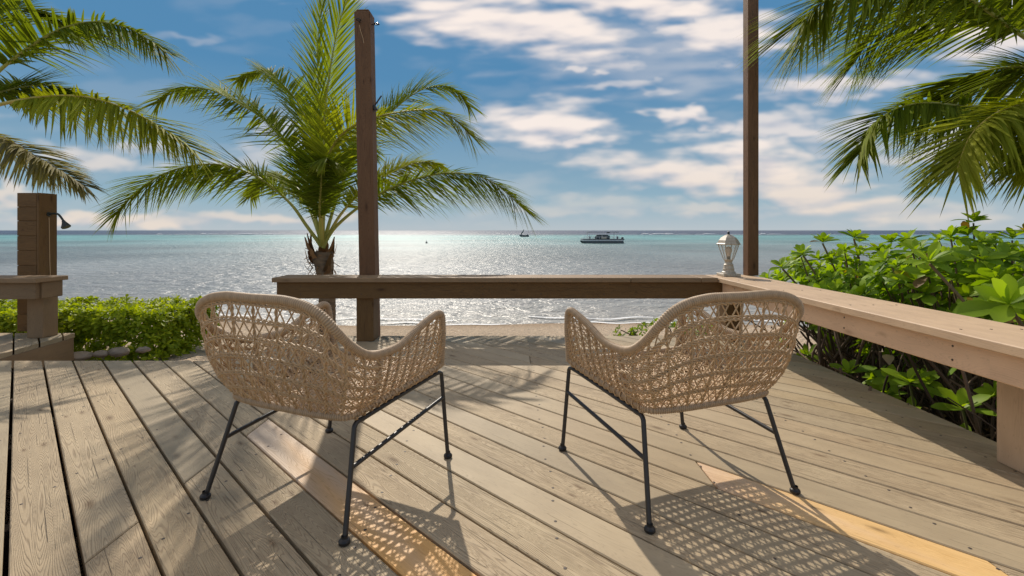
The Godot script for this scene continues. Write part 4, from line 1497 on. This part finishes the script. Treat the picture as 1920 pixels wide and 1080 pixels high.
# a pair of cords twisted round each other
func twist(b: MB, s: Shell, f0: float, t0: float, f1: float, t1: float, r: float, turns: float, rg: RandomNumberGenerator, wob := 0.0) -> void:
	var m := int(turns * 6) + 2
	for w in 2:
		var path := PackedVector3Array()
		var tn := rg.randf_range(0.8, 1.15)
		b.col = Color(tn, tn, tn)
		for k in m + 1:
			var g := k / float(m)
			var a := TAU * turns * g + PI * w
			var p := s.at(lerpf(f0, f1, g), lerpf(t0, t1, g) + wob * sin(g * 17.0))
			var q := s.at(lerpf(f0, f1, g + 0.01), lerpf(t0, t1, g + 0.01))
			var tg := (q - p).normalized()
			var n1 := (Vector3.UP - tg * tg.y)
			n1 = n1.normalized() if n1.length() > 0.3 else Vector3.RIGHT
			var n2 := tg.cross(n1)
			path.append(p + (n1 * cos(a) + n2 * sin(a)) * r * 0.95)
		b.tube(path, r, 5, false)


func make_chairs() -> void:
	var rg := RandomNumberGenerator.new()
	rg.seed = 515
	var c := thing("woven_chair", Vector3(-0.663, 0, -1.804), "woven rope armchair on the left, above the fresh pine plank that runs under it", "chair", "woven rope armchairs on the deck")
	# rim: half outline from the back centre to the front foot of the arm, (across, up, back)
	var half := [[0.0, 0.720, 0.362], [0.07, 0.721, 0.362], [0.13, 0.720, 0.358], [0.205, 0.708, 0.354], [0.262, 0.682, 0.346], [0.294, 0.640, 0.326], [0.303, 0.585, 0.275], [0.300, 0.540, 0.205], [0.292, 0.519, 0.125], [0.286, 0.520, 0.0], [0.290, 0.564, -0.12], [0.297, 0.590, -0.20], [0.300, 0.596, -0.238], [0.300, 0.575, -0.262], [0.296, 0.50, -0.273], [0.288, 0.43, -0.279], [0.283, 0.375, -0.283]]
	var right := []
	for q in half: right.append(Vector3(q[0], q[1], q[2]))
	var rim_r := catmull(right, 8)
	var whole := PackedVector3Array()
	for k in range(rim_r.size() - 1, 0, -1): whole.append(rim_r[k] * Vector3(-1, 1, 1))
	whole.append_array(rim_r)
	var b := MB.new()
	wrap_tube(b, whole, 0.0138)
	obj("rim", b, M.wrap, c)
	# rim pieces above the back and above each arm, parted where the side posts stand
	var kp := 0
	for k in rim_r.size():
		if rim_r[k].z < 0.125 and kp == 0: kp = k
	var back_hi := PackedVector3Array()
	for k in range(kp, 0, -1): back_hi.append(rim_r[k] * Vector3(-1, 1, 1))
	for k in kp + 1: back_hi.append(rim_r[k])
	var arm_hi := PackedVector3Array()
	for k in range(kp, rim_r.size() - 9): arm_hi.append(rim_r[k])
	var lo_r := [Vector3(0.0, 0.338, 0.240), Vector3(0.12, 0.338, 0.240), Vector3(0.225, 0.341, 0.234), Vector3(0.258, 0.343, 0.212), Vector3(0.264, 0.346, 0.13)]
	var lo_p := catmull(lo_r, 6)
	var back_lo := PackedVector3Array()
	for k in range(lo_p.size() - 1, 0, -1): back_lo.append(lo_p[k] * Vector3(-1, 1, 1))
	back_lo.append_array(lo_p)
	var arm_lo := catmull([Vector3(0.264, 0.346, 0.13), Vector3(0.272, 0.355, 0.0), Vector3(0.279, 0.365, -0.15), Vector3(0.283, 0.378, -0.277)], 6)
	var R := 97
	var back := Shell.new()
	back.hi = resample(back_hi, R)
	back.lo = resample(back_lo, R)
	back.bulge = 0.034
	# the sides of the back fan out of the lower corners
	var arm := Shell.new()
	arm.hi = resample(arm_hi, 49)
	arm.lo = resample(arm_lo, 49)
	arm.bulge = 0.008
	b = MB.new()
	wrap_tube(b, lo_p_mirror(lo_p), 0.0125)
	obj("rear_seat_bar", b, M.wrap, c)
	for s: float in [1.0, -1.0]:
		b = MB.new()
		var post := PackedVector3Array()
		for k in 9: post.append(arm.at(0.0, k / 8.0) * Vector3(s, 1, 1))
		wrap_tube(b, post, 0.0105)
		obj("side_post", b, M.wrap, c)
		b = MB.new()
		var bar := PackedVector3Array()
		for q in arm_lo: bar.append(q * Vector3(s, 1, 1))
		wrap_tube(b, bar, 0.0115)
		obj("side_seat_bar", b, M.wrap, c)
	b = MB.new()
	wrap_tube(b, PackedVector3Array([Vector3(-0.283, 0.378, -0.277), Vector3(-0.1, 0.374, -0.283), Vector3(0.1, 0.374, -0.283), Vector3(0.283, 0.378, -0.277)]), 0.0125)
	obj("front_seat_bar", b, M.wrap, c)
	# back: horizontal twisted courses, upright cords, and crossing cords between the courses
	b = MB.new()
	var lv := [0.0, 0.16, 0.33, 0.50, 0.66, 0.81, 0.945]
	for k in range(1, 7):
		twist(b, back, 0.0, lv[k] * 0.97 + 0.03, 1.0, lv[k] * 0.97 + 0.03, 0.0030, 26.0, rg, 0.006)
		twist(b, back, 0.02, lv[k] * 0.97 + 0.052, 0.98, lv[k] * 0.97 + 0.05, 0.0026, 22.0, rg, 0.008)
	for k in range(1, 12):
		var f := k / 12.0
		twist(b, back, f, 0.0, f, 1.0, 0.0030, 9.0, rg)
	var N := 26
	for k in 6:
		var ta: float = lv[k] * 0.97 + 0.03
		var tb: float = lv[k + 1] * 0.97 + 0.03
		if k == 5: tb = 0.99
		for q in N:
			var f := q / float(N)
			var j := rg.randf_range(-0.004, 0.004)
			strand(b, back, f + j, ta, f + 1.0 / N, tb, 0.0024, rg)
			strand(b, back, f + 1.0 / N, ta, f + rg.randf_range(-0.005, 0.005), tb, 0.0024, rg)
			if k > 0 and k < 4 and (q + k) % 5 == 0:
				strand(b, back, f + 0.4 / N, ta, f + (1.5 if q % 4 == 0 else -0.6) / N, tb, 0.0024, rg, 3, 0.004)
	for q in 150:
		# wraps that tie the last course to the rim
		var f := (q + rg.randf()) / 150.0
		strand(b, back, f, 0.93 + rg.randf() * 0.02, f + rg.randf_range(-0.008, 0.008), 1.0, 0.0025, rg, 2)
	tag(obj("back_weave", b, M.rope, c), "", "", "", "stuff")
	# arms: upright ribs with crossing cords
	for s: float in [1.0, -1.0]:
		b = MB.new()
		var sh := Shell.new()
		sh.bulge = arm.bulge
		for q in arm.lo: sh.lo.append(q * Vector3(s, 1, 1))
		for q in arm.hi: sh.hi.append(q * Vector3(s, 1, 1))
		var ribs := 9
		for k in range(0, ribs + 1):
			var f := k / float(ribs)
			if k > 0: twist(b, sh, f, 0.0, f, 1.0, 0.0040, 5.0, rg)
			if k == ribs: break
			var hgt := sh.at(f, 0.0).distance_to(sh.at(f, 1.0))
			var rows := maxi(4, int(hgt / 0.021))
			for q in rows:
				var t0 := q / float(rows)
				var t1 := (q + 1.0) / rows
				strand(b, sh, f, t0, f + 1.0 / ribs, t1, 0.0024, rg)
				strand(b, sh, f + 1.0 / ribs, t0, f, t1, 0.0024, rg)
				if q % 3 == 0: strand(b, sh, f + 0.5 / ribs, t0, f + 0.5 / ribs, minf(t1 + 1.0 / rows, 1.0), 0.0022, rg, 2)
		tag(obj("side_weave", b, M.rope, c), "", "", "", "stuff")
	# seat
	b = MB.new()
	var seat := Shell.new()
	seat.lo = resample(PackedVector3Array([Vector3(-0.255, 0.340, 0.232), Vector3(0.255, 0.340, 0.232)]), 9)
	seat.hi = resample(PackedVector3Array([Vector3(-0.278, 0.372, -0.275), Vector3(0.278, 0.372, -0.275)]), 9)
	seat.sag = 0.022
	for k in range(1, 10):
		twist(b, seat, k / 10.0, 0.0, k / 10.0, 1.0, 0.0034, 16.0, rg)
	var rows := 13
	for k in range(1, rows):
		twist(b, seat, 0.0, k / float(rows), 1.0, k / float(rows), 0.0030, 18.0, rg, 0.004)
	for k in rows:
		for q in 22:
			var f := q / 22.0
			strand(b, seat, f, k / float(rows), f + 1.0 / 22, (k + 1.0) / rows, 0.0026, rg)
			strand(b, seat, f + 1.0 / 22, k / float(rows), f, (k + 1.0) / rows, 0.0026, rg)
			if (q + k) % 6 == 0: strand(b, seat, f + 0.02, k / float(rows), f + 0.02, (k + 1.0) / rows, 0.0026, rg)
	# loops that lash the seat over the bars
	for s: float in [-1.0, 1.0]:
		for k in 14:
			var z := 0.185 - k * 0.034
			var x := lerpf(0.262, 0.282, k / 14.0) * s
			var y := lerpf(0.342, 0.377, k / 14.0)
			b.col = Color(0.95, 0.95, 0.95)
			var path := PackedVector3Array()
			for q in 9:
				var a := TAU * q / 8.0
				path.append(Vector3(x + cos(a) * 0.0155, y + sin(a) * 0.0155, z + 0.003 * q))
			b.tube(path, 0.0036, 5, false)
	tag(obj("seat_weave", b, M.rope, c), "", "", "", "stuff")
	# steel frame
	for s: float in [1.0, -1.0]:
		b = MB.new()
		b.tube(catmull([Vector3(0.266 * s, 0.318, 0.185), Vector3(0.272 * s, 0.332, 0.0), Vector3(0.279 * s, 0.348, -0.262)], 4), 0.008, 10)
		obj("seat_frame", b, M.steel, c)
	b = MB.new()
	b.tube(PackedVector3Array([Vector3(-0.27, 0.333, -0.1), Vector3(0.27, 0.333, -0.1)]), 0.007, 8)
	obj("cross_bar", b, M.steel, c)
	var feet := [[1.0, true], [-1.0, true], [1.0, false], [-1.0, false]]
	for f in feet:
		var s: float = f[0]
		b = MB.new()
		var foot: Vector3
		if f[1]:
			foot = Vector3(0.315 * s, 0.0, -0.284)
			b.tube(catmull([Vector3(0.278 * s, 0.346, -0.24), Vector3(0.2795 * s, 0.347, -0.27), Vector3(0.281 * s, 0.338, -0.287), Vector3(0.284 * s, 0.31, -0.2885), Vector3(0.300 * s, 0.15, -0.286), Vector3(0.3145 * s, 0.008, -0.284)], 6), 0.0082, 12)
		else:
			foot = Vector3(0.308 * s, 0.0, 0.301)
			b.tube(catmull([Vector3(0.266 * s, 0.318, 0.17), Vector3(0.2665 * s, 0.318, 0.197), Vector3(0.268 * s, 0.308, 0.212), Vector3(0.271 * s, 0.285, 0.220), Vector3(0.290 * s, 0.14, 0.261), Vector3(0.3075 * s, 0.008, 0.2995)], 6), 0.0082, 12)
		var leg := obj("leg", b, M.steel, c)
		b = MB.new()
		b.lathe(foot, [Vector2(0.0, 0.002), Vector2(0.0155, 0.002), Vector2(0.0175, 0.005), Vector2(0.0175, 0.011), Vector2(0.015, 0.015), Vector2(0.010, 0.019), Vector2(0.0095, 0.026)], 16)
		obj("foot", b, M.rubber, leg)
	for s: float in [1.0, -1.0]:
		b = MB.new()
		b.tube(PackedVector3Array([Vector3(0.291 * s, 0.244, -0.2875), Vector3(0.2825 * s, 0.194, 0.2465)]), 0.0075, 10)
		obj("stretcher", b, M.steel, c)
	c.rotation.y = -0.40
	var d: Node3D = c.duplicate()
	d.name = numbered("woven_chair")
	add_child(d)
	d.position = Vector3(0.608, 0, -1.854)
	d.rotation.y = 0.358
	d.set_meta("label", "woven rope armchair on the right, nearer the side rail and the shrubs")


func lo_p_mirror(p: PackedVector3Array) -> PackedVector3Array:
	var o := PackedVector3Array()
	for k in range(p.size() - 1, 0, -1): o.append(p[k] * Vector3(-1, 1, 1))
	o.append_array(p)
	return o


func make_small() -> void:
	var b := MB.new()
	var n := leaf_mesh(0.10, 0.06, 0.6, 0.3)
	var o := put("dry_leaf", n, M.bulb, null, Vector3(2.33, 0.10, -2.93))
	o.rotation = Vector3(-1.1, -0.9, 0.2)
	tag(o, "large pale dry leaf caught under the side rail among the seedlings", "leaf")
